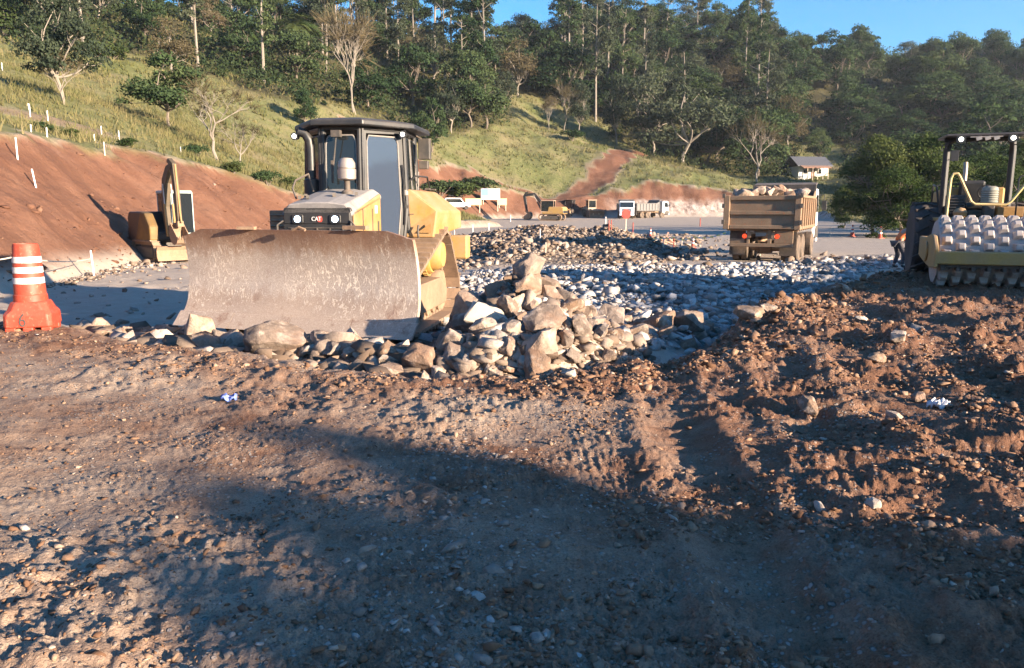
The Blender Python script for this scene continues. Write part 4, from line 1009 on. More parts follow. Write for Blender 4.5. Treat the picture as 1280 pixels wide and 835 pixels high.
# ------------------------------------------------------------------ excavators
def make_excavator(loc, rz, label, tl, tw, gauge, house, boom, arm, bkt_ang, bk, mats, cabw, s=1.0, blade=False, house_rot=0.0, group=None):
    T = empty('excavator', loc, rz, label, 'excavator', group)
    r = .38 * s
    for sx in (-1, 1):
        tr = track_mesh([(tl / 2 - r, r + .06, r), (-tl / 2 + r, r + .06, r)], sx * gauge / 2, tw, .18 * s, .04, .04).build('track', M['track'], T)
        mb = MB(); mb.span((sx * gauge / 2 - tw * .25, -tl / 2 + r, .15), (sx * gauge / 2 + tw * .25, tl / 2 - r, .15 + r * 1.2)); mb.build('track_frame', M['dark'], tr, bevel=.03)
    mb = MB(); mb.span((-gauge / 2, -.5, .35), (gauge / 2, .5, .7 * s)); mb.cyl((0, 0, .6 * s), (0, 0, .86 * s), .5 * s, None, 24); mb.build('undercarriage', M['dark'], T, 40)
    if blade:
        mb = MB(); bw = gauge / 2 + tw / 2 + .02; mb.prism([(tl / 2 + .42, .10), (tl / 2 + .33, .25), (tl / 2 + .33, .45), (tl / 2 + .42, .58), (tl / 2 + .36, .59), (tl / 2 + .26, .45), (tl / 2 + .26, .22), (tl / 2 + .36, .09)], -bw, bw); mb.build('dozer_blade', M['mudsteel'], T)
        mb = MB(); mb.tube([(-.4, tl / 2 + .3, .35), (-.35, .4, .45)], .07, 6); mb.tube([(.4, tl / 2 + .3, .35), (.35, .4, .45)], .07, 6); mb.build('blade_arm', M['dark'], T)
    z0 = .86 * s; hw, hl, hh = house
    HS = empty('house', (0, 0, 0), house_rot); HS.parent = T
    mb = MB(); mb.prism([(-hl * .62, z0), (-hl * .62, z0 + hh * .8), (-hl * .55, z0 + hh), (hl * .05, z0 + hh), (hl * .1, z0 + hh * .4), (hl * .38, z0 + hh * .3), (hl * .38, z0)], -hw / 2, hw / 2); mb.build('engine_cover', mats[0], HS, bevel=.08, seg=3)
    mb = MB(); mb.prism([(hl * .395, z0 + .02), (hl * .395, z0 + hh * .5), (hl * .20, z0 + hh * .95), (hl * .0, z0 + hh * 1.0), (-hl * .3, z0 + .02)], hw / 2 - .48 * s, hw / 2 + .012); mb.build('side_cover', mats[1], HS, bevel=.06, seg=2)
    mb = MB(); mb.span((-hw / 2 * 1.005, -hl * .64, z0 + .1), (hw / 2 * 1.005, -hl * .60, z0 + hh * .45)); mb.build('counterweight', M['black'], HS, bevel=.05)
    # cab on the left side (-X)
    cx0, cx1 = -hw / 2 + .02, -hw / 2 + cabw; cy0, cy1 = -hl * .18, hl * .42; cz0, cz1 = z0 + .05, z0 + 1.62 * (1 if s < 1 else 1.2)
    cab = empty('cab', (0, 0, 0)); cab.parent = HS
    mb = MB()
    for (x, y) in ((cx0, cy0), (cx1, cy0), (cx0, cy1), (cx1, cy1)): mb.span((x - .04 if x == cx1 else x, y - .05 if y == cy1 else y, cz0), (x if x == cx1 else x + .04, y if y == cy1 else y + .05, cz1))
    mb.span((cx0, cy0, cz0 - .04), (cx1, cy1, cz0 + .38)) if False else None
    mb.span((cx0, cy0, cz0), (cx0 + .04, cy1, cz0 + .35)); mb.span((cx1 - .04, cy0, cz0), (cx1, cy1, cz0 + .30)); mb.span((cx0, cy1 - .05, cz0), (cx1, cy1, cz0 + .22)); mb.span((cx0, cy0, cz0), (cx1, cy0 + .05, cz0 + .6))
    mb.build('cab_frame', mats[2], cab)
    mb = MB(); mb.prism([(cy0 - .06, cz1), (cy0 - .02, cz1 + .10), (cy1 - .1, cz1 + .10), (cy1 + .06, cz1)], cx0 - .03, cx1 + .03); mb.build('cab_roof', mats[2], cab, bevel=.03)
    mb = MB(); mb.span((cx0 + .041, cy1 - .03, cz0 + .22), (cx1 - .041, cy1 - .018, cz1)); mb.build('windscreen', M['glass_dark'], cab)
    for x in (cx0 + .012, cx1 - .024):
        mb = MB(); mb.span((x, cy0 + .051, cz0 + .34), (x + .012, cy1 - .051, cz1)); mb.build('side_window', M['glass_dark'], cab)
    mb = MB(); mb.box(((cx0 + cx1) / 2, cy0 + .4, cz0 + .45), (.45, .4, .14)); mb.box(((cx0 + cx1) / 2, cy0 + .18, cz0 + .8), (.45, .12, .6)); mb.build('seat', M['black'], cab, bevel=.04)
    # boom, stick, bucket
    bx = (.24 if blade else .06) * s; bwid = .15 * s
    mb = MB(); arm_mesh1(mb, boom, [.13 * s, .19 * s, .21 * s, .16 * s, .10 * s][:len(boom)], bx - bwid, bx + bwid); mb.build('boom', mats[3], HS, bevel=.015)
    mb = MB(); arm_mesh1(mb, arm, [.10 * s, .17 * s, .12 * s, .08 * s][:len(arm)], bx - bwid * .8, bx + bwid * .8); mb.build('stick', mats[4], HS, bevel=.015)
    m0, m1 = boom[0], boom[len(boom) // 2]
    for k in (-1, 1):
        x = bx + k * (bwid + .07 * s); a0 = (x, m0[0] + .28 * s, m0[1] - .12 * s); a1 = (x, m1[0] + .02, m1[1] - .1)
        mid = tuple(a0[i] + (a1[i] - a0[i]) * .62 for i in range(3))
        mb = MB(); mb.cyl(a0, mid, .065 * s, None, 12); mb.build('boom_cylinder', mats[5], HS, 40)
        mb = MB(); mb.cyl(mid, a1, .038 * s, None, 10); mb.build('cylinder_rod', M['steel'], HS, 40)
    top = boom[-2]; ae = arm[0]
    mb = MB(); a0 = (bx, top[0] - .1 * s, top[1] + .32 * s); a1 = (bx, ae[0], ae[1]); mid = tuple(a0[i] + (a1[i] - a0[i]) * .6 for i in range(3)); mb.cyl(a0, mid, .065 * s, None, 12); mb.cyl(mid, a1, .04 * s, None, 10); mb.build('stick_cylinder', mats[5], HS, 40)
    p0 = arm[1]; p1 = arm[-1]
    d_ = Vector((p1[0] - p0[0], p1[1] - p0[1])).normalized(); nn = Vector((-d_.y, d_.x))
    if nn.x < 0: nn = -nn
    mb = MB(); mb.cyl((bx, p0[0] + nn.x * .2 * s, p0[1] + nn.y * .2 * s), (bx, p1[0] + nn.x * .16 * s - d_.x * .35 * s, p1[1] + nn.y * .16 * s - d_.y * .35 * s), .05 * s, None, 10); mb.tube([(bx, p1[0] + nn.x * .16 * s - d_.x * .35 * s, p1[1] + nn.y * .16 * s - d_.y * .35 * s), (bx, p1[0] + nn.x * .22 * s, p1[1] + nn.y * .2 * s)], .05 * s, 6); mb.build('bucket_cylinder', mats[5], HS, 40)
    # bucket: curved shell with side plates and teeth
    n = 9; R0 = bk[0]; w = bk[1]; out = []; inn = []
    for k in range(n):
        an = bkt_ang + R_(-20 + 200 * k / (n - 1)); out.append((p1[0] + math.cos(bkt_ang + R_(200)) * 0 + R0 * .75 * math.cos(an), p1[1] - R0 * .55 + R0 * .75 * math.sin(an)))
        inn.append((p1[0] + (R0 * .75 - .04) * math.cos(an), p1[1] - R0 * .55 + (R0 * .75 - .04) * math.sin(an)))
    mb = MB()
    for k in range(n - 1): mb.prism([out[k], out[k + 1], inn[k + 1], inn[k]], bx - w / 2, bx + w / 2)
    mb.prism(inn, bx - w / 2 + .001, bx - w / 2 + .035); mb.prism(inn, bx + w / 2 - .035, bx + w / 2 - .001)
    tp = out[-1]; dr = Vector((out[-1][0] - out[-2][0], out[-1][1] - out[-2][1])).normalized()
    for k in range(5):
        x = bx - w / 2 + .05 + (w - .1) * k / 4; mb.tube([(x, tp[0], tp[1]), (x, tp[0] + dr.x * .16 * s, tp[1] + dr.y * .16 * s)], [.045 * s, .015 * s], 4)
    mb.span((bx - .16 * s, p1[0] - .12 * s, p1[1] - R0 * .2), (bx + .16 * s, p1[0] + .12 * s, p1[1] + .08 * s))
    mb.build('bucket', mats[6], HS)
    return T
M['teal'] = paint('pale_teal_cab', (.34, .44, .44), .5, dust=.5, dustcol=(.45, .40, .33))
M['cream'] = paint('cream_cab_frame', (.60, .42, .30), .5, dust=.5)
M['boomdark'] = paint('dark_grime_yellow', (.10, .072, .04), .6, dust=.6, dustcol=(.05, .042, .035), scale=2)
M['sidecover'] = paint('grimy_yellow_cover', (.20, .115, .03), .6, dust=.8, dustcol=(.04, .036, .032), scale=1.6)
pe = hit(206, 318, 15, 60); pe = Vector((-13.4, 29.5, 0)); pe.z = H(pe.x, pe.y) - .02
make_excavator(pe, PI + R_(47), 'small yellow excavator with folded arm working beside the red earth slope', 2.3, .40, 1.75, (2.1, 2.2, 1.0),
    [(.95, 1.0), (.80, 1.9), (1.0, 2.75), (1.35, 3.12), (1.75, 3.25)], [(1.45, 3.42), (1.75, 3.25), (1.92, 2.3), (1.98, 1.35)], R_(150), (.55, .62),
    [M['black'], M['sidecover'], M['teal'], M['boomdark'], M['boomdark'], M['yellow'], M['mudsteel']], 1.08, .85, blade=True).scale = (.80, .92, 1.10)
pf = hit(690, 275.5, 60); 
make_excavator(pf, R_(72), 'dark boomed excavator with orange house standing beside the white site boards', 3.6, .6, 2.4, (2.8, 3.4, 1.1),
    [(1.2, 1.3), (1.9, 2.9), (2.9, 4.0), (3.9, 3.9), (4.4, 3.7)], [(4.15, 4.3), (4.45, 3.75), (4.2, 2.4), (4.0, 1.3)], R_(150), (.95, 1.2),
    [M['yellow_dirty'], M['yellow_dirty'], M['cream'], M['black'], M['black'], M['dark'], M['mudsteel']], 1.1, 1.15, house_rot=0)

# ------------------------------------------------------------------ wheel loaders far off
def make_loader(loc, rz, label, col, cabm):
    T = empty('wheel_loader', loc, rz, label, 'wheel loader', 'machines parked at the far cut')
    for x in (-.95, .95):
        for y in (1.3, -1.3): wheel(T, x, y, .70, .72, .50, .5, 12, 'rubber_tan', 'yellow_dirty')
    mb = MB(); mb.prism([(-2.6, .8), (-2.6, 1.9), (-1.0, 2.1), (-.9, 1.3), (1.4, 1.2), (1.6, .7)], -.65, .65); mb.build('body', col, T, bevel=.06)
    C = empty('cab', (0, 0, 0)); C.parent = T
    mb = MB()
    for (x, y) in ((-.68, -.95), (.68, -.95), (-.68, .45), (.68, .45)): mb.tube([(x, y, 1.3), (x * .95, y * .95, 2.95)], .06, 6)
    mb.span((-.7, -1.0, 1.25), (.7, .5, 1.75)); mb.build('cab_frame', cabm, C)
    mb = MB(); mb.span((-.80, -1.1, 2.92), (.80, .62, 3.05)); mb.build('cab_roof', cabm, C, bevel=.04)
    for (a, b) in (((-.6, .44, 1.76), (.6, .46, 2.9)), ((-.66, -.9, 1.76), (-.64, .4, 2.9)), ((.64, -.9, 1.76), (.66, .4, 2.9)), ((-.6, -.95, 1.76), (.6, -.93, 2.9))):
        mb = MB(); mb.span(a, b); mb.build('window', M['glass_dark'], C)
    for sx in (-1, 1):
        mb = MB(); arm_mesh1(mb, [(.8, 1.4), (1.9, 1.25), (2.7, .55)], [.12, .16, .1], sx * .5 - .06, sx * .5 + .06); mb.build('lift_arm', col, T)
        mb = MB(); mb.prism([(-.6, 1.3), (-.6, 1.55), (1.9 - .2, 1.55), (2.05, 1.3), (1.9, 1.45), (-.4, 1.45)] if False else [(-2.0, 1.5), (-1.9, 1.62), (-.7, 1.62), (-.6, 1.5)], sx * .68, sx * 1.2); mb.build('mudguard', col, T)
    mb = MB(); R0 = .6; out = [(3.05 + R0 * math.cos(R_(70 + 200 * k / 8)), .68 + R0 * math.sin(R_(70 + 200 * k / 8))) for k in range(9)]; inn = [(3.05 + (R0 - .05) * math.cos(R_(70 + 200 * k / 8)), .68 + (R0 - .05) * math.sin(R_(70 + 200 * k / 8))) for k in range(9)]
    for k in range(8): mb.prism([out[k], out[k + 1], inn[k + 1], inn[k]], -1.25, 1.25)
    mb.prism(inn, -1.249, -1.2); mb.prism(inn, 1.2, 1.249); mb.build('bucket', M['mudsteel'], T)
    return T
M['paleplant'] = paint('pale_dusty_cream', (.45, .36, .25), .6, dust=.6, dustcol=(.42, .33, .25))
q = hit(713, 272, 60); make_loader(q + Vector((0, 2.5, 0)), PI - R_(25), 'yellow wheel loader parked between the excavator and the cream loader', M['yellow'], M['black'])
q = hit(741, 272.5, 60); make_loader(q + Vector((0, 2.5, 0)), PI + R_(12), 'cream coloured wheel loader parked left of the pale blue truck', M['paleplant'], M['paleplant'])
# ------------------------------------------------------------------ rock shapes
import bmesh
from mathutils import noise as mnoise
def rock_mesh(seed, npt=18, dims=(1, .8, .65), detail=True, boxy=None):
    r = random.Random(seed); bm = bmesh.new()
    for k in range(npt):
        v = Vector((r.gauss(0, 1), r.gauss(0, 1), r.gauss(0, 1))).normalized()
        m = max(abs(v.x), abs(v.y), abs(v.z)); q = r.uniform(.25, .8) if boxy is None else boxy
        v = v / (m ** q) * r.uniform(.86, 1.0)
        bm.verts.new((v.x * dims[0] * .5, v.y * dims[1] * .5, v.z * dims[2] * .5))
    for ax in range(3):
        lo = min(v.co[ax] for v in bm.verts); hi = max(v.co[ax] for v in bm.verts)
        for v in bm.verts: v.co[ax] = ((v.co[ax] - lo) / (hi - lo) - .5) * dims[ax]
    res = bmesh.ops.convex_hull(bm, input=bm.verts[:])
    bmesh.ops.delete(bm, geom=list({g for g in res['geom_interior'] + res['geom_unused'] if isinstance(g, bmesh.types.BMVert)}), context='VERTS')
    if detail:
        bmesh.ops.dissolve_limit(bm, angle_limit=R_(14), verts=bm.verts[:], edges=bm.edges[:])
        bmesh.ops.bevel(bm, geom=bm.edges[:], offset=.018, segments=1, affect='EDGES', clamp_overlap=True)
        bmesh.ops.triangulate(bm, faces=bm.faces[:])
        for _ in range(2):
            long = [e for e in bm.edges if e.calc_length() > .11]
            bmesh.ops.subdivide_edges(bm, edges=long, cuts=1); bmesh.ops.triangulate(bm, faces=bm.faces[:])
        o = Vector((seed * 3.7, seed * 1.3, 0))
        bm.normal_update()
        for v in bm.verts:
            v.co += v.normal * (.05 * mnoise.noise(v.co * 2.6 + o) + .032 * mnoise.noise(v.co * 7 + o) + .014 * mnoise.noise(v.co * 16 + o))
    else: bmesh.ops.triangulate(bm, faces=bm.faces[:])
    return bm

def rock_material():
    t = NT('broken_rock'); p = t.coord('Object'); w = t.pos(); rd = t.rand()
    n = t.noise(t.mapping(p, loc=(0, 0, 0)), 3.0, 6, .65); nf = t.noise(w, 14, 6, .7); nb = t.noise(w, 2.2, 4, .6)
    col = t.ramp(rd, [(.0, (.19, .125, .085)), (.25, (.27, .185, .135)), (.45, (.17, .14, .12)), (.65, (.33, .25, .195)), (.85, (.42, .35, .295)), (1., (.27, .185, .125))])
    col = t.mix(t.ramp(nf, [(.3, .55), (.6, 0.)]), col, (.10, .075, .06))
    col = t.mix(t.ramp(n, [(.5, 0.), (.68, .75)]), col, (.46, .38, .32))
    col = t.mix(t.ramp(nb, [(.5, 0.), (.7, .6)]), col, (.22, .12, .075))
    b = t.bump(t.math('ADD', nf, t.math('MULTIPLY', t.noise(w, 50, 4, .7), .4)), .03, .8)
    return t.done(t.bsdf(col, .92, 0, b, .2))
M['rock'] = rock_material()
M['rock_pale'] = paint('pale_fresh_rock', (.44, .39, .34), .9, dust=.45, dustcol=(.30, .23, .18), scale=6, bump=.8, up=0)
ROCKS = []
for k in range(16):
    dm = ((1, .85, .7), (1, .75, .55), (1, .9, .8), (1, .6, .5), (1, .8, .42))[k % 5]
    bm = rock_mesh(100 + k, rnd.randint(12, 22), dm); me = bpy.data.meshes.new('rock'); bm.to_mesh(me); bm.free(); me.materials.append(M['rock']); shade(me, 28); ROCKS.append(me)
bm = rock_mesh(77, 30, (1, .8, .62), True, .96); me = bpy.data.meshes.new('rock'); bm.to_mesh(me); bm.free(); me.materials.append(M['rock']); shade(me, 28); ROCKS.append(me)

def place_rock(loc, size, label, group, k=None, rot=None, squash=(1, 1, 1)):
    o = bpy.data.objects.new('rock', ROCKS[rnd.randrange(16) if k is None else k]); COL.objects.link(o)
    o.location = loc; o.scale = (size * squash[0], size * squash[1], size * squash[2])
    o.rotation_euler = rot if rot else (rnd.gauss(0, .45), rnd.gauss(0, .45), rnd.uniform(0, 6.28))
    if group is None and any(w in label for w in ('pale', 'white', 'cream')) and 'largest' not in label:
        o.material_slots[0].link = 'OBJECT'; o.material_slots[0].material = M['rock_pale']
    return tag(o, label, 'rock', group)

G_ROW, L_ROW = 'rocks in the low row under the dozer blade', 'brown angular rock in the low row pushed along under the dozer blade'
G_PILE, L_PILE = 'rocks of the tall pile', 'broken rock heaped in the tall pile right of the bulldozer track'
G_BED, L_BED = 'large rocks at the near edge of the rubble bed', 'grey angular rock at the near edge of the pale rubble bed'
G_LOAD, L_LOAD = 'rocks loaded on the dump truck', 'grey brown rock on top of the dump truck load'
taken = []
def free(p, r):
    for q, s in taken:
        if (q - p).length < (r + s) * .33: return False
    return True
# named boulders
def named(px, py, z, size, label, k, rot, squash=(1, 1, 1), d=None):
    p = at_z(px, py, z) if d is None else at_d(px, py, d)
    taken.append((p, size)); return place_rock(p, size, label, None, k, rot, squash)
named(344, 425, .06, .74, 'largest brown boulder with flat pale faces under the middle of the dozer blade', 16, (.08, .06, .30), (1.0, .8, 1.0))
named(491, 452, -.16, .38, 'pale almost white wedge rock below the right end of the blade', 0, (.2, .1, .5), (1, .8, .9))
named(661, 340, 0, .50, 'tan boulder crowning the top of the tall rock pile', 7, (.5, .2, 1.0), (1, .8, 1.2), 10.3)
named(782, 457, -.22, .92, 'long flat pale slab lying at the front edge of the rubble bed', 4, (.05, .0, .1), (1, .7, .5))
named(608, 398, 0, .55, 'pale split boulder at the left foot of the rock pile', 5, (.3, .8, .4), (1, .7, 1), 9.0)
named(693, 400, 0, .50, 'white faced boulder at the front of the rock pile', 10, (.2, .1, 2.0), (1, .8, .95), 9.0)
named(205, 425, -.12, .48, 'pale rounded rock left of the large boulder, lit on its top', 12, (.2, .1, 1.0))
named(285, 441, -.12, .55, 'flat tan rock lying just left of the largest boulder', 9, (.1, .1, 2.6), (1, .8, .6))
n_ = 0
while n_ < 90:
    px = rnd.uniform(120, 590); e = np.interp(px, [q[0] for q in EDGE_PX], [q[1] for q in EDGE_PX])
    g = at_z(px, e, 0); back = rnd.uniform(.35, 2.1); x, y = g.x * (1 + back / g.y), g.y + back
    s = rnd.choice((.2, .25, .3, .36, .42, .5)) * rnd.uniform(.85, 1.15)
    if px < 230: s *= .85
    p = Vector((x, y, H(x, y) + s * rnd.uniform(.05, .42) + (.12 * rnd.random() if 300 < px < 560 else 0)))
    pj = project(p.x, p.y, p.z)
    if 300 < pj[0] < 388 and pj[1] > 398: continue
    if free(p, s): taken.append((p, s)); place_rock(p, s, L_ROW, G_ROW); n_ += 1
n_ = 0; tries = 0
while n_ < 100 and tries < 5000:
    tries += 1
    a_ = rnd.uniform(0, 2 * PI); rr = rnd.random() ** .6
    x = .1 + math.cos(a_) * rr * (1.2 if math.cos(a_) < 0 else 1.5); y = 10.2 + math.sin(a_) * rr * (2.6 if math.sin(a_) < 0 else 1.2)
    if x < -1.0 and y > 9.4: continue
    s = rnd.choice((.26, .34, .42, .5, .58, .66)) * rnd.uniform(.85, 1.15) * (1 - .2 * rr)
    p = Vector((x, y, H(x, y) + s * rnd.uniform(.1, .42)))
    if free(p, s): taken.append((p, s)); place_rock(p, s, L_PILE, G_PILE); n_ += 1
n_ = 0; tries = 0
while n_ < 80 and tries < 6000:
    tries += 1
    px = rnd.uniform(560, 960); py = rnd.uniform(385, 474)
    e = np.interp(px, [q[0] for q in EDGE_PX], [q[1] for q in EDGE_PX])
    if py > e + 2: continue
    p = at_z(px, py, -.4)
    if sdist(np.array([p.x]), np.array([p.y]), BED)[0] > .3: continue
    s = rnd.choice((.26, .34, .42, .5, .62)) * rnd.uniform(.8, 1.1) * (1.0 if py > 425 else .75)
    p.z = H(p.x, p.y) + s * rnd.uniform(.0, .22)
    if free(p, s): taken.append((p, s)); place_rock(p, s, L_BED, G_BED, None, (rnd.gauss(0, .25), rnd.gauss(0, .25), rnd.uniform(0, 6))); n_ += 1
# load on the truck
TM = Matrix.Translation(TRUCK.location) @ Matrix.Rotation(TRUCK.rotation_euler.z, 4, 'Z')
for k in range(24):
    x = rnd.uniform(-.95, .95); y = -1.05 + 4.7 * ((k + .5) / 24); c = 1 - abs(x) / 1.6
    s = rnd.uniform(.42, .8); p = TM @ Vector((x, y, 2.28 + .32 * c + rnd.uniform(-.05, .10) + .10 * min(1, (y + 1) / 2)))
    place_rock(p, s, L_LOAD, G_LOAD)
# loose stones on the near dirt
for px, py, s, k, lab in ((1010, 511, .22, 3, 'squarish olive grey stone lying alone on the trampled dirt'), (1147, 501, .16, 8, 'whitish broken stone near the right edge of the dirt'), (1096, 459, .20, 6, 'pointed tan stone standing on the loose clods'), (1118, 519, .12, 1, 'small tan stone just left of the whitish broken stone'),
                          (1090, 636, .10, 11, 'small cream stone on the shaded ruts'), (1146, 412, .18, 13, 'reddish rounded clod standing at the edge of the roller shadow'), (1075, 412, .17, 5, 'smooth pale stone on the rim of brown clods'), (712, 479, .16, 0, 'pale fist sized stone just in front of the long flat slab'), (1120, 450, .16, 2, 'tan cube shaped stone on the clods behind the pointed stone'), (935, 405, .40, 9, 'whitish rock at the corner between rubble bed and brown dirt'), (958, 402, .30, 4, 'grey rock beside the whitish corner rock')):
    p = at_z(px, py, .1 if px > 800 else .03); p.z = H(p.x, p.y) + s * .2; place_rock(p, s, lab, None, k, (rnd.gauss(0, .2), rnd.gauss(0, .2), rnd.uniform(0, 6)))

# ------------------------------------------------------------------ uncountable stones and clods
def small_protos(n, npt, dims):
    out = []
    for k in range(n):
        bm = rock_mesh(500 + k + npt * 31, npt, dims, False); bm.verts.ensure_lookup_table(); bm.verts.index_update()
        out.append((np.array([v.co[:] for v in bm.verts]), np.array([[v.index for v in f.verts] for f in bm.faces]))); bm.free()
    return out
def scatter(name, protos, P, S, mat, seed, flat=.75, tilt=.5, tintf=None):
    r = np.random.RandomState(seed); Vs, Fs, Ts = [], [], []; off = 0
    which = r.randint(0, len(protos), len(P))
    for w, (v, f) in enumerate(protos):
        idx = np.where(which == w)[0]; n = len(idx)
        if not n: continue
        a = r.uniform(0, 2 * PI, n); b = r.normal(0, tilt, n); c, s = np.cos(a), np.sin(a); cb, sb = np.cos(b), np.sin(b)
        sx = S[idx] * r.uniform(.75, 1.25, n); sy = S[idx] * r.uniform(.75, 1.25, n); sz = S[idx] * flat * r.uniform(.75, 1.25, n)
        x = v[None, :, 0] * sx[:, None]; y = v[None, :, 1] * sy[:, None]; z = v[None, :, 2] * sz[:, None]
        y, z = y * cb[:, None] - z * sb[:, None], y * sb[:, None] + z * cb[:, None]
        x, y = x * c[:, None] - y * s[:, None], x * s[:, None] + y * c[:, None]
        q = np.stack([x, y, z], -1) + P[idx][:, None, :]
        Vs.append(q.reshape(-1, 3)); Fs.append((f[None] + (off + np.arange(n) * len(v))[:, None, None]).reshape(-1, 3)); off += n * len(v)
        Ts.append(np.repeat(r.rand(n), len(v)))
    me = fast_mesh(name, np.concatenate(Vs), np.concatenate(Fs), mat, {'tint': np.concatenate(Ts)})
    return tag(link(name, me), kind='stuff')

def stone_mat(name, stops, dark):
    t = NT(name); p = t.pos(); c = t.ramp(t.attr('tint'), stops); nf = t.noise(p, 30, 4, .7)
    c = t.mix(t.ramp(nf, [(.3, .5), (.65, 0.)]), c, dark)
    return t.done(t.bsdf(c, .93, 0, t.bump(nf, .012, .6), .2))
M['white_stone'] = stone_mat('pale_crushed_stone', [(0, (.17, .15, .14)), (.3, (.31, .29, .28)), (.7, (.45, .43, .42)), (1, (.60, .58, .56))], (.16, .13, .11))
M['brown_stone'] = stone_mat('brown_rubble_stone', [(0, (.12, .085, .063)), (.4, (.22, .165, .125)), (.75, (.32, .255, .21)), (1, (.45, .39, .34))], (.10, .07, .055))
M['clod'] = stone_mat('dirt_clods', [(0, (.12, .064, .039)), (.45, (.21, .122, .076)), (.85, (.30, .195, .13)), (.97, (.36, .26, .19)), (1, (.46, .39, .33))], (.11, .062, .038))
M['pebble'] = stone_mat('grey_pebbles', [(0, (.18, .145, .12)), (.5, (.28, .23, .195)), (.9, (.38, .33, .29)), (1, (.52, .48, .45))], (.16, .12, .095))
M['red_clod'] = stone_mat('red_slope_clods', [(0, (.085, .038, .024)), (.5, (.15, .075, .048)), (.95, (.21, .12, .08)), (1, (.32, .24, .19))], (.07, .03, .02))
SP = small_protos(10, 11, (1, .85, .7)); CL = small_protos(6, 8, (1, .75, .55)) + small_protos(5, 11, (1, .85, .75))
def zat(x, y): return terrain(x, y)[0] if isinstance(terrain(x, y), tuple) else terrain(x, y)

# pale rubble bed: density falls with distance, stones stay the same size
N = 26000; u = NR.rand(N) ** .75; yy = 6.8 + 24 * u; xx = NR.uniform(-3.5, 15.5, N)
sb = sdist(xx, yy, BED) + .5 * fbm(xx / 1.5, yy / 1.5, 201, 2); k = sb < .15; xx, yy, sb = xx[k], yy[k], sb[k]
S = NR.choice([.06, .09, .12, .16, .22, .30], len(xx), p=[.2, .27, .24, .16, .09, .04]) * NR.uniform(.8, 1.2, len(xx))
P = np.stack([xx, yy, terrain(xx, yy) + S * NR.uniform(.0, .3, len(xx))], -1)
scatter('rubble_stones', SP, P, S, M['white_stone'], 3)
# brown rubble: round the pile, the row, the spread beyond, and the windrow on the road
xs_, ys_ = [], []
n = 4200; a_ = NR.uniform(0, 2 * PI, n); rr = NR.rand(n) ** .5; xs_.append(.1 + 1.7 * rr * np.cos(a_)); ys_.append(9.9 + 2.6 * rr * np.sin(a_))
n = 6500; px = NR.uniform(90, 620, n); e = np.interp(px, [q[0] for q in EDGE_PX], [q[1] for q in EDGE_PX]); gy = EYE * F_PX / (e - HOR) * .99 + NR.gamma(2.2, .42, n) + .1; xs_.append((px - CX) / F_PX * gy); ys_.append(gy)
n = 9000; xr = NR.uniform(-4, 12, n); yr_ = NR.uniform(25, 64, n); m = sdist(xr, yr_, RUB) + 2 * fbm(xr / 3, yr_ / 3, 203, 2) < .6; xs_.append(xr[m]); ys_.append(yr_[m])
n = 1500; xr = NR.uniform(-6, 12, n); xs_.append(xr); ys_.append(47 + .1 * xr + NR.normal(0, .8, n))
n = 2200; xr = NR.uniform(-13, 14, n); yr_ = NR.uniform(14, 60, n); xs_.append(xr); ys_.append(yr_)
# gravel spilled at the foot of the left slope
n = 1500; f = NR.rand(n); wx = np.interp(f, [0, .5, 1], [-12.4, -14.6, -14.4]); wy = np.interp(f, [0, .5, 1], [19.5, 33.6, 48]); xs_.append(wx + np.abs(NR.normal(0, .5, n))); ys_.append(wy)
xx = np.concatenate(xs_); yy = np.concatenate(ys_); k = sdist(xx, yy, PLAT) > .12; xx, yy = xx[k], yy[k]
S = NR.choice([.05, .08, .12, .17, .24], len(xx), p=[.25, .3, .25, .14, .06]) * NR.uniform(.8, 1.2, len(xx)); S = np.where(yy > 25, S * 1.5, S); S[-1500:] *= .7; S[4200:9800] *= 1.5
P = np.stack([xx, yy, terrain(xx, yy) + S * NR.uniform(.0, .3, len(xx))], -1)
scatter('rubble', SP, P, S, M['brown_stone'], 4)
# clods and pebbles on the near dirt
def near_points(N, p=1.0):
    dd = 1.9 + 16 * NR.rand(N) ** 1.5; bb = NR.uniform(-.80, .80, N); return dd * bb, dd
xx, yy = near_points(130000); sp = sdist(xx, yy, PLAT)
den = .04 + .16 * sstep(.5, -.5, xx) + .9 * sstep(.05, .6, fbm(xx / 1.1, yy / 1.1, 211, 3) + .55 * np.exp(-((sp + .6) / .6) ** 2) + .35 * sstep(.5, 4, xx) - .25 * sstep(1, -2, xx))
k = (sp < .1) & (NR.rand(len(xx)) < den); xx, yy, sp = xx[k], yy[k], sp[k]
S = np.clip(NR.lognormal(math.log(.015), .62, len(xx)), .006, .07) * (1 + .9 * np.exp(-((sp + .5) / .5) ** 2)) * (1 + .5 * sstep(1, 4, xx)) * (.75 + .25 * sstep(-1.5, .5, xx))
P = np.stack([xx, yy, terrain(xx, yy) + S * NR.uniform(-.2, .2, len(xx))], -1); scatter('dirt_clods', CL, P, S, M['clod'], 5, .8)
xx, yy = near_points(42000); sp = sdist(xx, yy, PLAT)
band = np.exp(-((xx + .35 - .03 * yy) / .55) ** 2) * sstep(5.6, 4.6, yy)
den = .05 + .25 * sstep(.2, .7, fbm(xx / .9, yy / .9, 221, 3)) + .6 * band
k = (sp < .0) & (NR.rand(len(xx)) < den); xx, yy, band = xx[k], yy[k], band[k]
S = np.clip(NR.lognormal(math.log(.0095), .6, len(xx)), .005, .06) * (1 + 1.0 * band)
P = np.stack([xx, yy, terrain(xx, yy) + S * NR.uniform(-.25, .15, len(xx))], -1); scatter('pebbles', CL, P, S, M['pebble'], 6, .7)

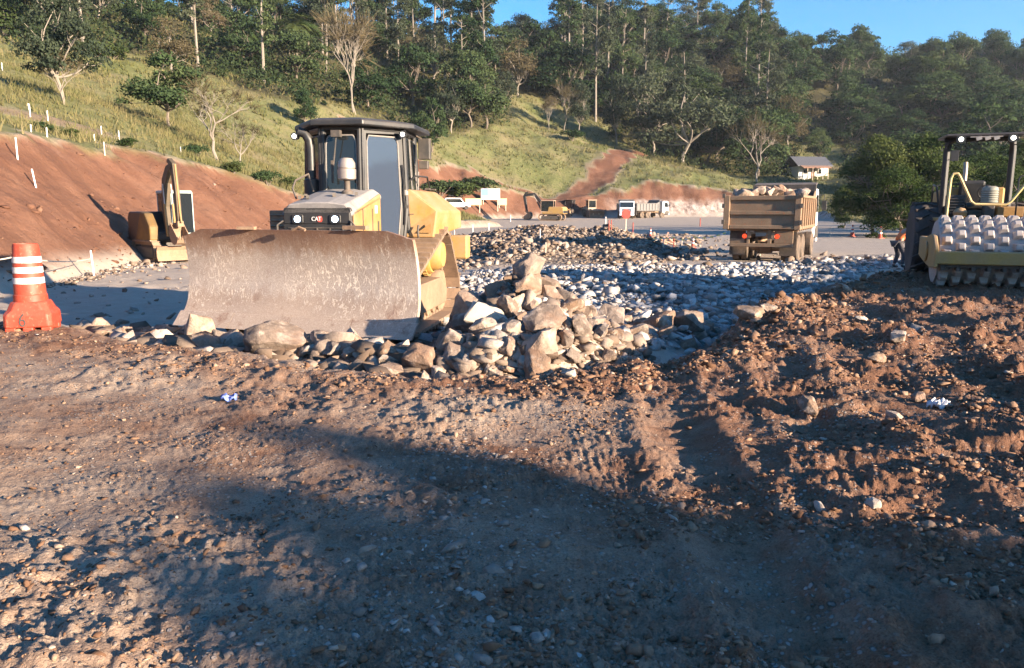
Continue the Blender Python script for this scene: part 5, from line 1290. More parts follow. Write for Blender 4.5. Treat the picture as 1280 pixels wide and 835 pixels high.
# clods that have rolled down the red cut
xx = NR.uniform(-27, -10, 9000); yy = NR.uniform(9, 62, 9000); sw = sdist(xx, yy, WORK); zn_ = nat(xx, yy); zz = terrain(xx, yy)
k = (sw > .1) & (sw < 7) & (zn_ - zz > .25) & (NR.rand(9000) < .15 + .8 * sstep(1.5, .2, sw) + .6 * sstep(.1, .6, fbm(xx / 2, yy / 2, 241, 3))); xx, yy, zz = xx[k], yy[k], zz[k]
S = np.clip(NR.lognormal(math.log(.07), .6, len(xx)), .02, .32); scatter('slope_clods', CL, np.stack([xx, yy, zz + S * .1], -1), S, M['red_clod'], 7, .8)
# ------------------------------------------------------------------ vegetation
def leaf_material(name, stops, trans=.3):
    t = NT(name); f = t.math('ADD', t.math('MULTIPLY', t.attr('tint'), .5), t.math('MULTIPLY', t.rand(), .5))
    c = t.ramp(f, stops)
    d = t.node('ShaderNodeBsdfDiffuse'); t.set(d.inputs[0], c); tr = t.node('ShaderNodeBsdfTranslucent'); t.set(tr.inputs[0], c)
    m = t.node('ShaderNodeMixShader'); m.inputs[0].default_value = trans; t.l.new(d.outputs[0], m.inputs[1]); t.l.new(tr.outputs[0], m.inputs[2])
    return t.done(m.outputs[0])
M['leaf_green'] = leaf_material('green_leaves', [(.1, (.022, .042, .022)), (.4, (.042, .072, .033)), (.65, (.066, .098, .044)), (.9, (.10, .125, .056))])
M['leaf_fresh'] = leaf_material('fresh_leaves', [(.1, (.028, .05, .018)), (.5, (.056, .082, .03)), (.9, (.10, .12, .045))])
M['leaf_grey'] = leaf_material('grey_green_leaves', [(.1, (.035, .050, .034)), (.5, (.065, .082, .052)), (.9, (.105, .118, .074))])
M['leaf_brown'] = leaf_material('dry_olive_leaves', [(.1, (.07, .062, .035)), (.5, (.12, .10, .058)), (.9, (.18, .145, .09))])
M['grass'] = leaf_material('dry_grass', [(.1, (.075, .095, .03)), (.4, (.135, .14, .055)), (.7, (.22, .19, .095)), (.95, (.30, .25, .14))], .35)
M['under'] = leaf_material('undergrowth_leaves', [(.1, (.016, .03, .016)), (.5, (.038, .058, .027)), (.9, (.075, .085, .04))])
M['bark'] = paint('bark', (.15, .12, .095), .9, dust=.5, dustcol=(.20, .175, .145), up=.1, scale=1.5)
M['bark_pale'] = paint('pale_bark', (.22, .195, .165), .85, dust=.5, dustcol=(.26, .21, .17), up=.1, scale=1.2)

def leaves(r, lobes, n, size, up=.35, shell=.55):
    """n folded leaf clumps spread through the lobes: (cx,cy,cz,rx,ry,rz,weight)"""
    w = np.array([l[6] for l in lobes]); which = r.choice(len(lobes), n, p=w / w.sum()); L = np.array(lobes)[which]
    d = r.normal(size=(n, 3)); d /= np.linalg.norm(d, axis=1)[:, None]; d[:, 2] = np.where(d[:, 2] < -.35, -d[:, 2] * .6, d[:, 2])
    q = (shell + (1 - shell) * r.rand(n) ** .7)[:, None] * (1 + .12 * r.normal(size=(n, 1)))
    c = L[:, :3] + d * q * L[:, 3:6]
    nrm = d * .7 + r.normal(size=(n, 3)) * .75; nrm[:, 2] += up; nrm /= np.linalg.norm(nrm, axis=1)[:, None]
    a = np.cross(nrm, r.normal(size=(n, 3))); a /= np.linalg.norm(a, axis=1)[:, None]; b = np.cross(nrm, a)
    s = (size * r.uniform(.6, 1.35, n))[:, None]
    dr = np.array([0, 0, -1.0]) * s * .25
    V = np.stack([c - a * s * .55, c + b * s * .36 + dr, c + a * s * .55, c - b * s * .36 + dr], 1).reshape(-1, 3)
    Fq = np.arange(n * 4).reshape(n, 4); lt = np.clip(.5 + .22 * r.normal(size=len(lobes)), 0, 1)[which]
    tint = np.repeat(np.clip(lt * .7 + .3 * r.rand(n), 0, 1), 4)
    return V, Fq, tint

def tree_proto(seed, kind):
    """returns list of (part name, mesh)"""
    r = np.random.RandomState(seed); rr = random.Random(seed); tb = MB(); parts = []
    def limb(p, q, r0, r1, bend=.12, n=4):
        p, q = Vector(p), Vector(q); L = (q - p).length; path = []
        off = Vector((rr.gauss(0, 1), rr.gauss(0, 1), rr.gauss(0, .6))) * L * bend
        for k in range(n + 1):
            t_ = k / n; path.append(p.lerp(q, t_) + off * math.sin(PI * t_))
        tb.tube(path, [r0 + (r1 - r0) * k / n for k in range(n + 1)], 6, caps=False); return path
    def mk(name, V, Fq, tint, mat):
        parts.append((name, fast_mesh(name, V, Fq, mat, {'tint': tint})))
    if kind in ('broad', 'olive', 'fresh', 'grey', 'near'):
        h = 10.0; lobes = []; base = rr.uniform(.10, .20) * h
        fork = limb((0, 0, -.4), (rr.gauss(0, .25), rr.gauss(0, .25), base + 1), .24, .17)[-1]
        nl = rr.randint(10, 13)
        for k in range(nl):
            a = 2 * PI * (k + rr.uniform(-.3, .3)) / nl * 1.618 * 2; rad = rr.uniform(1.2, 3.6) if k else .2; z = h * (rr.uniform(.26, .78) if kind != 'near' else rr.uniform(.10, .80)) if k else h * .86
            z -= max(0, rad - 1.5) * .45 if z > 5 else 0
            tip = Vector((rad * math.cos(a), rad * math.sin(a), z)); limb(fork, tip, .12, .04)
            s = rr.uniform(1.2, 2.2); lobes.append((tip.x, tip.y, tip.z + s * .2, s * 1.2, s * 1.2, s * rr.uniform(.8, 1.1), s * s))
            for _ in range(2):
                t2 = tip + Vector((rr.gauss(0, 1.1), rr.gauss(0, 1.1), rr.gauss(.3, .7))); limb(tip.lerp(fork, .3), t2, .05, .02, n=2); s2 = s * .55
                lobes.append((*t2, s2 * 1.2, s2 * 1.2, s2 * .8, s2 * s2))
        n, sz = {'broad': (6500, .36), 'fresh': (6000, .36), 'olive': (3600, .32), 'grey': (4600, .33), 'near': (15000, .23)}[kind]
        mat = {'broad': 'leaf_green', 'fresh': 'leaf_fresh', 'olive': 'leaf_brown', 'grey': 'leaf_grey', 'near': 'leaf_fresh'}[kind]
        mk('crown', *leaves(r, lobes, n, sz), M[mat]); bark = 'bark' if kind in ('broad', 'near') else 'bark_pale'
    elif kind == 'tall':
        h = 24.0; lobes = []
        path = limb((0, 0, -.5), (rr.gauss(0, .8), rr.gauss(0, .8), h * .95), .27, .05, .015, 9)
        for k in range(rr.randint(24, 30)):
            f = rr.uniform(.34, .99); p = Vector((path[0].lerp(path[-1], f))); a = rr.uniform(0, 6.28); rad = rr.uniform(.8, 3.0) * (1.15 - .7 * f) * 1.4
            tip = p + Vector((rad * math.cos(a), rad * math.sin(a), rad * rr.uniform(.3, .9))); limb(p, tip, .07, .02, n=3); s = rr.uniform(.7, 1.7)
            lobes.append((*tip, s, s, s * rr.uniform(.7, 1.2), s * s))
        mk('crown', *leaves(r, lobes, 3600, .40, .1, .3), M['leaf_grey' if seed % 2 else 'leaf_green']); bark = 'bark_pale'
    elif kind == 'bare':
        h = 10.0; tw = []
        def grow(p, d, L, rad, dep):
            q = p + d * L; limb(p, q, rad, rad * .68, .06, 2 if dep > 1 else 1)
            if dep == 0:
                for _ in range(5): tw.append((q, q + (d + Vector((rr.gauss(0, .6), rr.gauss(0, .6), rr.gauss(.1, .5)))) * rr.uniform(.4, .9)))
                return
            for k in range(rr.choice((2, 3, 3)) if dep > 1 else 2):
                nd = (d + Vector((rr.gauss(0, .45), rr.gauss(0, .45), rr.gauss(.08, .3)))).normalized(); grow(q, nd, L * rr.uniform(.62, .85), rad * .62, dep - 1)
        st = rr.choice((1, 2))
        for k in range(st): grow(Vector((.15 * k, 0, -.3)), Vector((rr.gauss(0, .18), rr.gauss(0, .18), 1)).normalized(), 2.6, .17 / st ** .5, 5)
        vs, fs = [], []
        for p, q in tw:
            for j in range(2):
                o = Vector((rr.gauss(0, 1), rr.gauss(0, 1), rr.gauss(0, 1))).normalized() * .03; e = q + Vector((rr.gauss(0, .2), rr.gauss(0, .2), rr.gauss(0, .2))); k = len(vs); vs += [p - o, p + o, e + o * .3, e - o * .3]; fs.append((k, k + 1, k + 2, k + 3))
        mk('twigs', np.array([tuple(v) for v in vs]), np.array(fs), r.rand(len(vs)), M['leaf_brown']); bark = 'bark_pale'
    elif kind == 'palm':
        h = 9.0; top = limb((0, 0, -.3), (.2, .1, h * .72), .11, .085, .02, 6)[-1]; V, Fq, T_ = [], [], []
        for k in range(22):
            a = 2 * PI * k / 22 * 1.6; el = rr.uniform(-.3, 1.2); L = rr.uniform(2.4, 3.3); p = Vector(top); pts = [p.copy()]; v = Vector((math.cos(a) * math.cos(el), math.sin(a) * math.cos(el), math.sin(el)))
            for j in range(7): p = p + v * L / 7; v.z -= .26; v.normalize(); pts.append(p.copy())
            side = Vector((-math.sin(a), math.cos(a), 0))
            for j in range(7):
                for sg in (-1, 1):
                    for m_ in range(2):
                        b = pts[j].lerp(pts[j + 1], m_ / 2); wd = .75 * math.sin(PI * (j + 1.0 + m_ / 2) / 9) + .1; t_ = b + side * sg * wd + (pts[j + 1] - pts[j]) * .9 - Vector((0, 0, .3 * wd)); e = pts[j].lerp(pts[j + 1], m_ / 2 + .42)
                        q = len(V); V += [b, t_, t_ + Vector((0, 0, -.03)), e]; Fq.append((q, q + 1, q + 2, q + 3)); T_ += [.3 + .05 * j] * 4
        mk('fronds', np.array([tuple(v) for v in V]), np.array(Fq), np.array(T_), M['leaf_fresh']); bark = 'bark_pale'
    elif kind in ('bush', 'bush_fresh', 'bush_dense'):
        lobes = []
        for k in range(9):
            a = rr.uniform(0, 6.28); rad = rr.uniform(0, 1.1); s = rr.uniform(.45, .85); z = rr.uniform(.5, 1.5); lobes.append((rad * math.cos(a), rad * math.sin(a), z, s * 1.15, s * 1.15, s, s)); limb((0, 0, -.15), (rad * math.cos(a), rad * math.sin(a), z), .05, .02, n=2)
        mk('foliage', *leaves(r, lobes, 1500, .22), M['leaf_green' if kind == 'bush' else 'leaf_fresh']); bark = 'bark'
    elif kind == 'screen':
        h = 5.0; limb((0, 0, -.3), (.1, 0, 3.2), .10, .05); lobes = []
        for k in range(16):
            z = rr.uniform(.5, 4.1); rad = .55 * rr.random(); a = rr.uniform(0, 6.28); s = rr.uniform(.4, .75); lobes.append((rad * math.cos(a), rad * math.sin(a), z, s, s, s, s)); limb((0, 0, z * .6), (rad * math.cos(a), rad * math.sin(a), z), .04, .02, n=2)
        lobes.append((0, 0, 4.45, .55, .55, .6, .8))
        mk('crown', *leaves(r, lobes, 5200, .26, .35, .2), M['leaf_green']); bark = 'bark'
    me = bpy.data.meshes.new('trunk'); me.from_pydata(tb.v, [], tb.f); me.update(); me.materials.append(M[bark]); shade(me, True)
    parts.insert(0, ('trunk' if not kind.startswith('bush') else 'stems', me))
    return parts
PROTO = {k: [tree_proto(s0 + 13 * i, k) for i in range(n)] for k, n, s0 in (('broad', 4, 1), ('olive', 2, 301), ('grey', 3, 401), ('fresh', 2, 501), ('tall', 4, 602), ('bare', 3, 701), ('palm', 1, 801), ('bush', 2, 901), ('bush_fresh', 2, 951), ('near', 2, 1001), ('screen', 2, 1101))}
HREF = {'broad': 9.6, 'olive': 9.6, 'grey': 9.6, 'fresh': 9.6, 'near': 9.6, 'tall': 24, 'bare': 9.5, 'palm': 8.5, 'bush': 2.2, 'bush_fresh': 2.2, 'screen': 5.0}
NAME = {'palm': 'palm_tree', 'bush': 'bush', 'bush_fresh': 'bush', 'tall': 'tall_tree', 'bare': 'bare_tree'}
def plant(kind, loc, h, label, group=None, wide=1.0, v=None, rz=None):
    pr = PROTO[kind][rnd.randrange(len(PROTO[kind])) if v is None else v % len(PROTO[kind])]
    nm = NAME.get(kind, 'tree'); s = h / HREF[kind]
    T = empty(nm, loc, rnd.uniform(0, 6.28) if rz is None else rz, label, 'bush' if nm == 'bush' else ('palm' if kind == 'palm' else 'tree'), group); T.scale = (s * wide, s * wide, s)
    for pn, me in pr: link(pn, me, T)
    return T
TREE_P = []
def at_tree(kind, px, py, hpx, label, group=None, wide=1.0, v=None, d0=20):
    p = hit(px, py, d0, 420); dist = p.y; h = hpx * dist / F_PX
    TREE_P.append((p.x, p.y, h * .30)); return plant(kind, p, h, label, group, wide, v)
# trees that stand out one by one
at_tree('broad', 212, 158, 80, 'round dense green tree standing alone on the grass slope, casting a long shadow', None, 1.15, 0)
at_tree('grey', 78, 130, 118, 'pale forked tree with thin grey green crown on the left pasture', None, .8, 1)
at_tree('bare', 80, 131, 60, 'thin bare sapling at the foot of the pale forked tree', None, .9, 1)
at_tree('bare', 443, 142, 125, 'tall leafless tree with pale trunk above the bulldozer cab', None, .8, 0)
at_tree('bare', 272, 200, 95, 'wide leafless brown tree in dry scrub above the red cut', None, 1.25, 1)
at_tree('olive', 216, 92, 55, 'brown dry tree at the wood edge above the lone round tree', None, 1.2, 0)
at_tree('palm', 313, 86, 50, 'single palm with pale trunk at the edge of the left wood')
for i, (px, lab) in enumerate(((374, 'left palm of the clump of three palms'), (381, 'middle palm of the clump of three palms'), (388, 'right palm of the clump of three palms'))): at_tree('palm', px, 92, 70, lab)
at_tree('broad', 382, 162, 45, 'small leaning green tree left of the bulldozer cab on the grass', None, .7, 1)
at_tree('bare', 300, 208, 60, 'low leafless tree right of the wide brown tree', None, 1.1, 2)
at_tree('broad', 540, 190, 62, 'green tree with slender white trunk beside the bulldozer cab roof', None, .8, 2)
at_tree('grey', 566, 167, 60, 'white trunked tree at the wood edge right of the cab', None, .8, 0)
at_tree('broad', 607, 161, 62, 'dark green tree with short white trunk at the wood corner', None, 1.0, 3)
at_tree('broad', 588, 158, 66, 'dark green tree just behind the short white trunk', None, 1.0, 0)
at_tree('olive', 648, 121, 62, 'brown crowned tree with pale leaning trunk in the gap below the sky', None, .9, 1)
at_tree('bare', 686, 163, 42, 'bare sapling on the crest of the grass slope', None, .7, 0)
at_tree('bare', 704, 166, 60, 'pale forked bare tree on the crest of the grass slope', None, .7, 2)
at_tree('grey', 724, 168, 58, 'slim white trunked tree on the crest of the grass slope', None, .6, 2)
at_tree('grey', 771, 180, 75, 'slim pale trunk tree at the right end of the grass crest', None, .6, 1)
at_tree('bush', 715, 176, 14, 'dark green bush alone on the grass slope', None, 1.5)
at_tree('grey', 855, 204, 90, 'spreading grey green tree above the haul track', None, 1.2, 0)
at_tree('grey', 815, 194, 95, 'grey green tree where the red haul track meets the wood', None, 1.0, 2)
at_tree('bare', 946, 228, 82, 'white branched leafless tree above the dump truck', None, .9, 1)
at_tree('broad', 1022, 205, 40, 'small yellow green tree on the clearing above the white house', None, .9, 1)
at_tree('olive', 985, 190, 60, 'forked olive tree at the top left of the clearing', None, 1.0, 0)
for i, (px, py, hp, wd, lab) in enumerate(((1092, 294, 108, .95, 'bright yellow green tree right of the dump truck by the cones'), (1052, 285, 50, .75, 'low dense tree between the dump truck and the yellow green tree'), (1150, 294, 110, 1.0, 'yellow green tree behind the worker and roller tyre'), (1225, 292, 95, 1.1, 'tree seen through the roller roll bar'), (1275, 292, 100, 1.1, 'tree at the picture edge behind the roller'), (1120, 297, 85, 1.3, 'low leafy tree between the yellow green tree and the roller tyre'), (1185, 296, 80, 1.3, 'low leafy tree behind the roller hand rail'), (1250, 297, 85, 1.3, 'low leafy tree behind the roller air cleaner'))):
    at_tree('near', px, py, hp, lab, None, wd, i, 45)
for i, (px, py, hp, wd, k, lab) in enumerate(((58, 165, 14, 1.8, 'bush', 'dark green low bush on the cut edge at far left'), (85, 172, 12, 1.6, 'bush_fresh', 'light green low bush beside the white cut edge post'), (160, 184, 12, 1.5, 'bush_fresh', 'small scrub bush on the cut edge near the lone tree shadow'), (245, 198, 18, 1.3, 'bush', 'scrub bush on the cut edge left of the brown bare tree'), (292, 217, 16, 1.4, 'bush_fresh', 'pale tall scrub bush below the brown bare tree'), (335, 232, 20, 1.3, 'bush', 'scrub bush on the cut edge just left of the bulldozer'), (362, 236, 16, 1.2, 'bush_fresh', 'green scrub bush behind the exhaust stack'),
                                              (550, 246, 22, 1.6, 'bush', 'green scrub bush behind the bulldozer fender'), (575, 247, 22, 1.7, 'bush_fresh', 'green scrub bush left of the site boards'), (598, 240, 20, 1.7, 'bush', 'dark scrub bush behind the white site board'), (120, 72, 20, 1.6, 'bush_fresh', 'bright green shrub at the left wood edge'), (140, 75, 18, 1.6, 'bush_fresh', 'second bright green shrub at the left wood edge'), (5, 44, 40, 1.0, 'bush_fresh', 'tan green shrub at the top left corner'))):
    at_tree(k, px, py, hp, lab, None, wd, i)

# the woods: one tree at a time
GL, GT, GR, GE, GO = 'trees of the wood on the left hill', 'tall slender trees of the left wood', 'trees of the wooded hillside on the right', 'tall slender trees on the ridge right of the sky gap', 'grey and brown trees of the right hillside'
SUNX, SUNY, TEL = math.sin(R_(SUN_AZ)), math.cos(R_(SUN_AZ)), math.tan(R_(SUN_EL))
_hp = hit(1016, 215, 120, 260); LIT = [(_hp.x, _hp.y, _hp.z + 1.0, 16), (24, 136, 2, 9), (36, 134, 2, 9), (10, 134, 2, 9), (36, 150, 6, 10), (20, 150, 6, 10)]
def blocks(x, y, z, h):
    for (X, Y, Z, w) in LIT:
        t_ = (x - X) * SUNX + (y - Y) * SUNY; la = abs((x - X) * SUNY - (y - Y) * SUNX)
        if t_ > -3 and la < w and z + h > Z + TEL * t_ + .5: return True
    return False
def fill(n, sel, kinds, hs, labels, spacing, seed, dmax, wide=1.0, cap=40000):
    r = random.Random(seed); got = 0; rs = np.random.RandomState(seed); N = cap
    b = rs.uniform(-.76, .76, N); d = 60 + (dmax - 60) * rs.rand(N) ** .75; x = b * d; y = d
    z = terrain(x, y, detail=False); px, py = project(x, y, z); m = (forest_mask(x, y, z) > .5) & sel(px, py, x, y)
    x, y, z, px = x[m], y[m], z[m], px[m]
    for i in range(len(x)):
        if got >= n: break
        k = r.choices(list(kinds), list(kinds.values()))[0]; h = r.uniform(*hs[k]); rad = h * (.30 if k != 'tall' else .10) * spacing
        if blocks(x[i], y[i], z[i], h): continue
        if any((x[i] - q[0]) ** 2 + (y[i] - q[1]) ** 2 < (rad + q[2] * spacing) ** 2 * .6 for q in TREE_P): continue
        TREE_P.append((x[i], y[i], h * (.30 if k != 'tall' else .10)))
        lab, g = labels[k] if k in labels else labels['*']
        plant(k, (x[i], y[i], z[i] - .3), h, lab, g, wide * r.uniform(.85, 1.2)); got += 1
    return got
LW = {'*': ('leafy tree in the dark wood along the top of the left hill', GL), 'tall': ('tall slender pale trunk tree in the left wood reaching the frame top', GT)}
hs = {'broad': (8, 13), 'grey': (8, 13), 'olive': (7, 11), 'tall': (20, 27), 'fresh': (7, 11), 'bare': (8, 13)}
c0_ = fill(26, lambda px, py, x, y: (px > 395) & (px < 618) & (y > 170), {'tall': 5, 'broad': 1.5}, {'tall': (25, 33), 'broad': (11, 15)}, LW, .65, 9, 280)
c1 = fill(88, lambda px, py, x, y: (px > -40) & (px < 640), {'broad': 5, 'grey': 2, 'olive': 1.2, 'tall': 4.5, 'bare': .6}, hs, LW, .80, 1, 275)
RW = {'*': ('leafy green tree in the dense wood covering the right hillside', GR), 'tall': ('tall slender tree on the ridge between the sky gap and the right hill', GE), 'grey': ('dull grey green tree in the right hillside wood', GO), 'olive': ('dull grey green tree in the right hillside wood', GO)}
c2 = fill(46, lambda px, py, x, y: (px > 685) & (px < 960) & (y > 200), {'tall': 6, 'broad': 3, 'grey': 1}, {'tall': (24, 33), 'broad': (11, 16), 'grey': (10, 14)}, RW, .75, 2, 330)
hs2 = {'broad': (10, 16), 'grey': (9, 14), 'olive': (9, 13), 'fresh': (9, 13), 'tall': (20, 26)}
c3 = fill(104, lambda px, py, x, y: (px >= 640) & (px < 1330) & ((px < 985) | (y > 135)), {'broad': 6, 'grey': 1.6, 'olive': .3, 'fresh': 1.4}, hs2, RW, .95, 3, 350, 1.15)
print('TREES', c1, c2, c3, len(TREE_P))
SCREEN = []

# undergrowth and far canopy: leaf clumps over the whole wooded ground, a single uncountable mass
def clumps(name, N, sel, hmin, hmax, per, size, mat, seed, spread=1.4, dmin=60, dmax=380):
    rs = np.random.RandomState(seed); b = rs.uniform(-.78, .78, N); d = dmin + (dmax - dmin) * rs.rand(N) ** .8; x = b * d; y = d; z = terrain(x, y, detail=False)
    px, py = project(x, y, z); m = sel(x, y, z, px, py); x, y, z = x[m], y[m], z[m]; n = len(x); hh = hmin + (hmax - hmin) * rs.rand(n) ** 1.5
    k = n * per; o = rs.normal(size=(k, 3)); o /= np.linalg.norm(o, axis=1)[:, None]
    c = np.repeat(np.stack([x, y, z], -1), per, 0); H_ = np.repeat(hh, per)
    c[:, 0] += o[:, 0] * spread * H_ * .6; c[:, 1] += o[:, 1] * spread * H_ * .6; c[:, 2] += H_ * (.15 + .85 * np.abs(o[:, 2])) * rs.uniform(.5, 1, k)
    nrm = o * .6 + rs.normal(size=(k, 3)) * .8; nrm[:, 2] += .4; nrm /= np.linalg.norm(nrm, axis=1)[:, None]
    a = np.cross(nrm, rs.normal(size=(k, 3))); a /= np.linalg.norm(a, axis=1)[:, None]; bb = np.cross(nrm, a); s = (size * rs.uniform(.6, 1.4, k))[:, None]
    V = np.stack([c - a * s * .5, c + bb * s * .36, c + a * s * .5, c - bb * s * .36], 1).reshape(-1, 3)
    me = fast_mesh(name, V, np.arange(k * 4).reshape(k, 4), mat, {'tint': np.repeat(np.clip(.7 * np.repeat(rs.rand(n), per) + .3 * rs.rand(k), 0, 1), 4)})
    return tag(link(name, me), kind='stuff')
def lit_mask(x, y, z, h):
    m = np.ones(len(x), bool)
    for (X, Y, Z, w) in LIT:
        t_ = (x - X) * SUNX + (y - Y) * SUNY; la = np.abs((x - X) * SUNY - (y - Y) * SUNX); m &= ~((t_ > -3) & (la < w) & (z + h > Z + TEL * t_ + .5))
    return m
fm = lambda x, y, z, px, py: (forest_mask(x, y, z) > .35) & lit_mask(x, y, z, 3.0)
clumps('undergrowth', 11000, fm, .8, 6.0, 44, .50, M['under'], 21, .9)
clumps('far_forest', 2600, lambda x, y, z, px, py: (forest_mask(x, y, z) > .6) & (y > 235), 4, 9, 60, 1.0, M['leaf_green'], 22, .8, 235, 640)

# pasture grass tufts
def grass_blades(N, seed, dmin, dmax, hs, wd, per, pw=.6, mat='grass', sel=None):
    rs = np.random.RandomState(seed); b = rs.uniform(-.76, .76, N); d = dmin + (dmax - dmin) * rs.rand(N) ** pw; x = b * d; y = d
    zz, plat, bed, rub, grs, red, _, _ = terrain(x, y, detail=True, full=True)
    k = (rs.rand(N) < grs * (1 - red)) & (rs.rand(N) < .25 + .9 * sstep(-.3, .5, fbm(x / 6, y / 6, 231, 3)))
    if sel is not None: k &= sel(x, y, zz)
    x, y, zz = x[k], y[k], zz[k]; n = len(x) * per
    c = np.repeat(np.stack([x, y, zz - .03], -1), per, 0); c[:, :2] += rs.normal(0, .12, (n, 2)); h = rs.uniform(*hs, n); a = rs.uniform(0, 2 * PI, n); ln = rs.normal(0, .35, (n, 2)) * h[:, None]
    w = np.stack([np.cos(a), np.sin(a), 0 * a], -1) * wd * rs.uniform(.6, 1.4, n)[:, None]; tip = c + np.concatenate([ln, h[:, None]], 1)
    V = np.stack([c - w, c + w, tip], 1).reshape(-1, 3); t_ = np.repeat(np.clip(.5 + .35 * fbm(c[:, 0] / 9, c[:, 1] / 9, 233, 3) + .2 * rs.normal(size=n), 0, 1), 3)
    me = fast_mesh('grass', V, np.arange(n * 3).reshape(n, 3), M[mat], {'tint': t_}); return tag(link('grass', me), kind='stuff')
grass_blades(42000, 31, 26, 95, (.2, .65), .035, 4)
grass_blades(52000, 32, 90, 230, (.25, .8), .09, 3, .8)
# ------------------------------------------------------------------ roadwork barrel
def make_barrel():
    p = at_z(43, 416, 0); p.z = H(p.x, p.y) + .0
    T = empty('traffic_barrel', p, R_(18), 'orange and white banded barrel on a square base marked 6', 'traffic barrel'); T.scale = (.80, .80, 1.08)
    zb = .33
    mb = MB(); prof = [(.245, zb)]
    for k, (r, z) in enumerate(((.240, .40), (.226, .41), (.222, .52), (.216, .53), (.214, .64), (.208, .65), (.205, .76), (.200, .77), (.197, .88), (.190, .89), (.186, .97), (.17, 1.0), (.165, .985), (.0, .98))): prof.append((r, z + .02))
    mb.lathe(prof, (0, 0, 0), 2, 36, caps=False); body = mb.build('barrel_body', M['orange'], T, 40)
    for z, r in ((.59, .2185), (.715, .2115), (.835, .2045)):
        mb = MB(); mb.lathe([(r + .003, z - .036), (r - .001, z + .036)], (0, 0, 0), 2, 36, caps=False); mb.build('reflective_band', M['reflect'], T, 40)
    # base: chamfered block with feet and hand slots
    def oct_(h, c): return [(-h + c, -h), (h - c, -h), (h, -h + c), (h, h - c), (h - c, h), (-h + c, h), (-h, h - c), (-h, -h + c)]
    vs = []; lv = ((.345, .05, .05), (.34, .06, .20), (.30, .09, .25), (.255, .10, .345))
    for h, c, z in lv: vs += [(x, y, z) for x, y in oct_(h, c)]
    fs = [tuple(range(8))[::-1], tuple(range(24, 32))]
    for q in range(3):
        for k in range(8): fs.append((q * 8 + k, q * 8 + (k + 1) % 8, q * 8 + 8 + (k + 1) % 8, q * 8 + 8 + k))
    mb = MB(); mb.add(vs, fs)
    for (x, y) in ((-.25, -.25), (.25, -.25), (-.25, .25), (.25, .25), (0, -.27), (0, .27)): mb.box((x, y, .02), (.15, .12, .07))
    b = mb.build('barrel_base', M['orange'], T, bevel=.018, seg=2)
    text_obj('number', '6', .22, M['text_dark'], b, (-.06, -.352, .135), (PI / 2 - .03, .06, 0), .004)
make_barrel()

# ------------------------------------------------------------------ cones, stakes, tape
def cone(px, py, hpx, label, zt=None):
    p = hit(px, py, 5, 200); s = hpx * p.y / F_PX / .75
    T = empty('traffic_cone', p, rnd.uniform(0, 3), label, 'traffic cone', 'orange cones round the site'); T.scale = (s, s, s)
    mb = MB(); mb.prism(rounded_rect(0, 0, .40, .40, .05), 0, .04, 2); mb.lathe([(.15, .04), (.13, .07), (.03, .74), (.0, .75)], (0, 0, 0), 2, 20, caps=False); mb.build('cone_body', M['orange'], T, 40)
    for z in (.28, .50):
        r0, r1 = .13 - (z - .07) * .149 + .003, .13 - (z + .04) * .149 + .003; mb = MB(); mb.lathe([(r0 + .003, z), (r1 + .006, z + .12)], (0, 0, 0), 2, 20, caps=False); mb.build('reflective_band', M['reflect'], T, 40)
    return T
cone(1065, 296, 15, 'orange cone right of the dump truck, left end of the string')
cone(1100, 298, 15, 'orange cone at the right end of the string by the yellow green tree')
cone(866, 310, 14, 'orange cone left of the dump truck where the tape ends')
cone(813, 297, 12, 'small orange cone on the tape line beyond the rubble')
STAKE_G = 'white survey stakes along the red cut'
def stake(px, py, top, label, group, mat='wood', lean=0, w=.045, pxt=None):
    p = hit(px, py, 8, 300); h = max(.25, (py - top) * p.y / F_PX)
    mb = MB(); t = Vector(((0 if pxt is None else (pxt - px) * p.y / F_PX), 0, h)); w = max(w, 1.0 * p.y / F_PX * .8)
    mb.tube([(0, 0, -.2), t * .98, t], [w * .7, w * .7, w * .45], 4); o = mb.build('stake', M[mat], None); o.location = p
    return tag(o, label, 'stake', group)
for (px, py, top, pxt, lab) in ((118, 346, 313, 116, 'white stake at the foot of the red cut right of the barrel'), (46, 235, 212, 42, 'white stake leaning half way up the red cut'), (22, 199, 173, None, 'tall white stake on the top edge of the cut at far left'), (131, 194, 178, None, 'white stake on the top edge of the cut right of the tall one'), (38, 146, 131, None, 'white fence post on the pasture at far left'), (60, 151, 139, None, 'white fence post just right of the far left pasture post'), (39, 165, 156, None, 'short white post below the far left pasture post'), (59, 171, 160, None, 'short white post above the tall stake on the cut edge'), (127, 168, 158, None, 'white post above the cut edge beside its shorter neighbour'), (118, 176, 168, None, 'lowest short white post just left of the post above the cut edge'), (149, 175, 164, None, 'white post in tall grass below the lone round tree'), (160, 183, 175, None, 'small white post right of the one below the lone round tree'), (226, 191, 184, None, 'tiny white post on the cut edge below the brown bare tree'), (3, 88, 79, None, 'white post at the left frame edge high on the pasture'), (37, 139, 130, 36, 'pale post behind the far left pasture post')):
    stake(px, py, top, lab, STAKE_G, 'white' if px != 131 else 'wood', pxt=pxt)
RS = 'site stakes around the rubble and road'
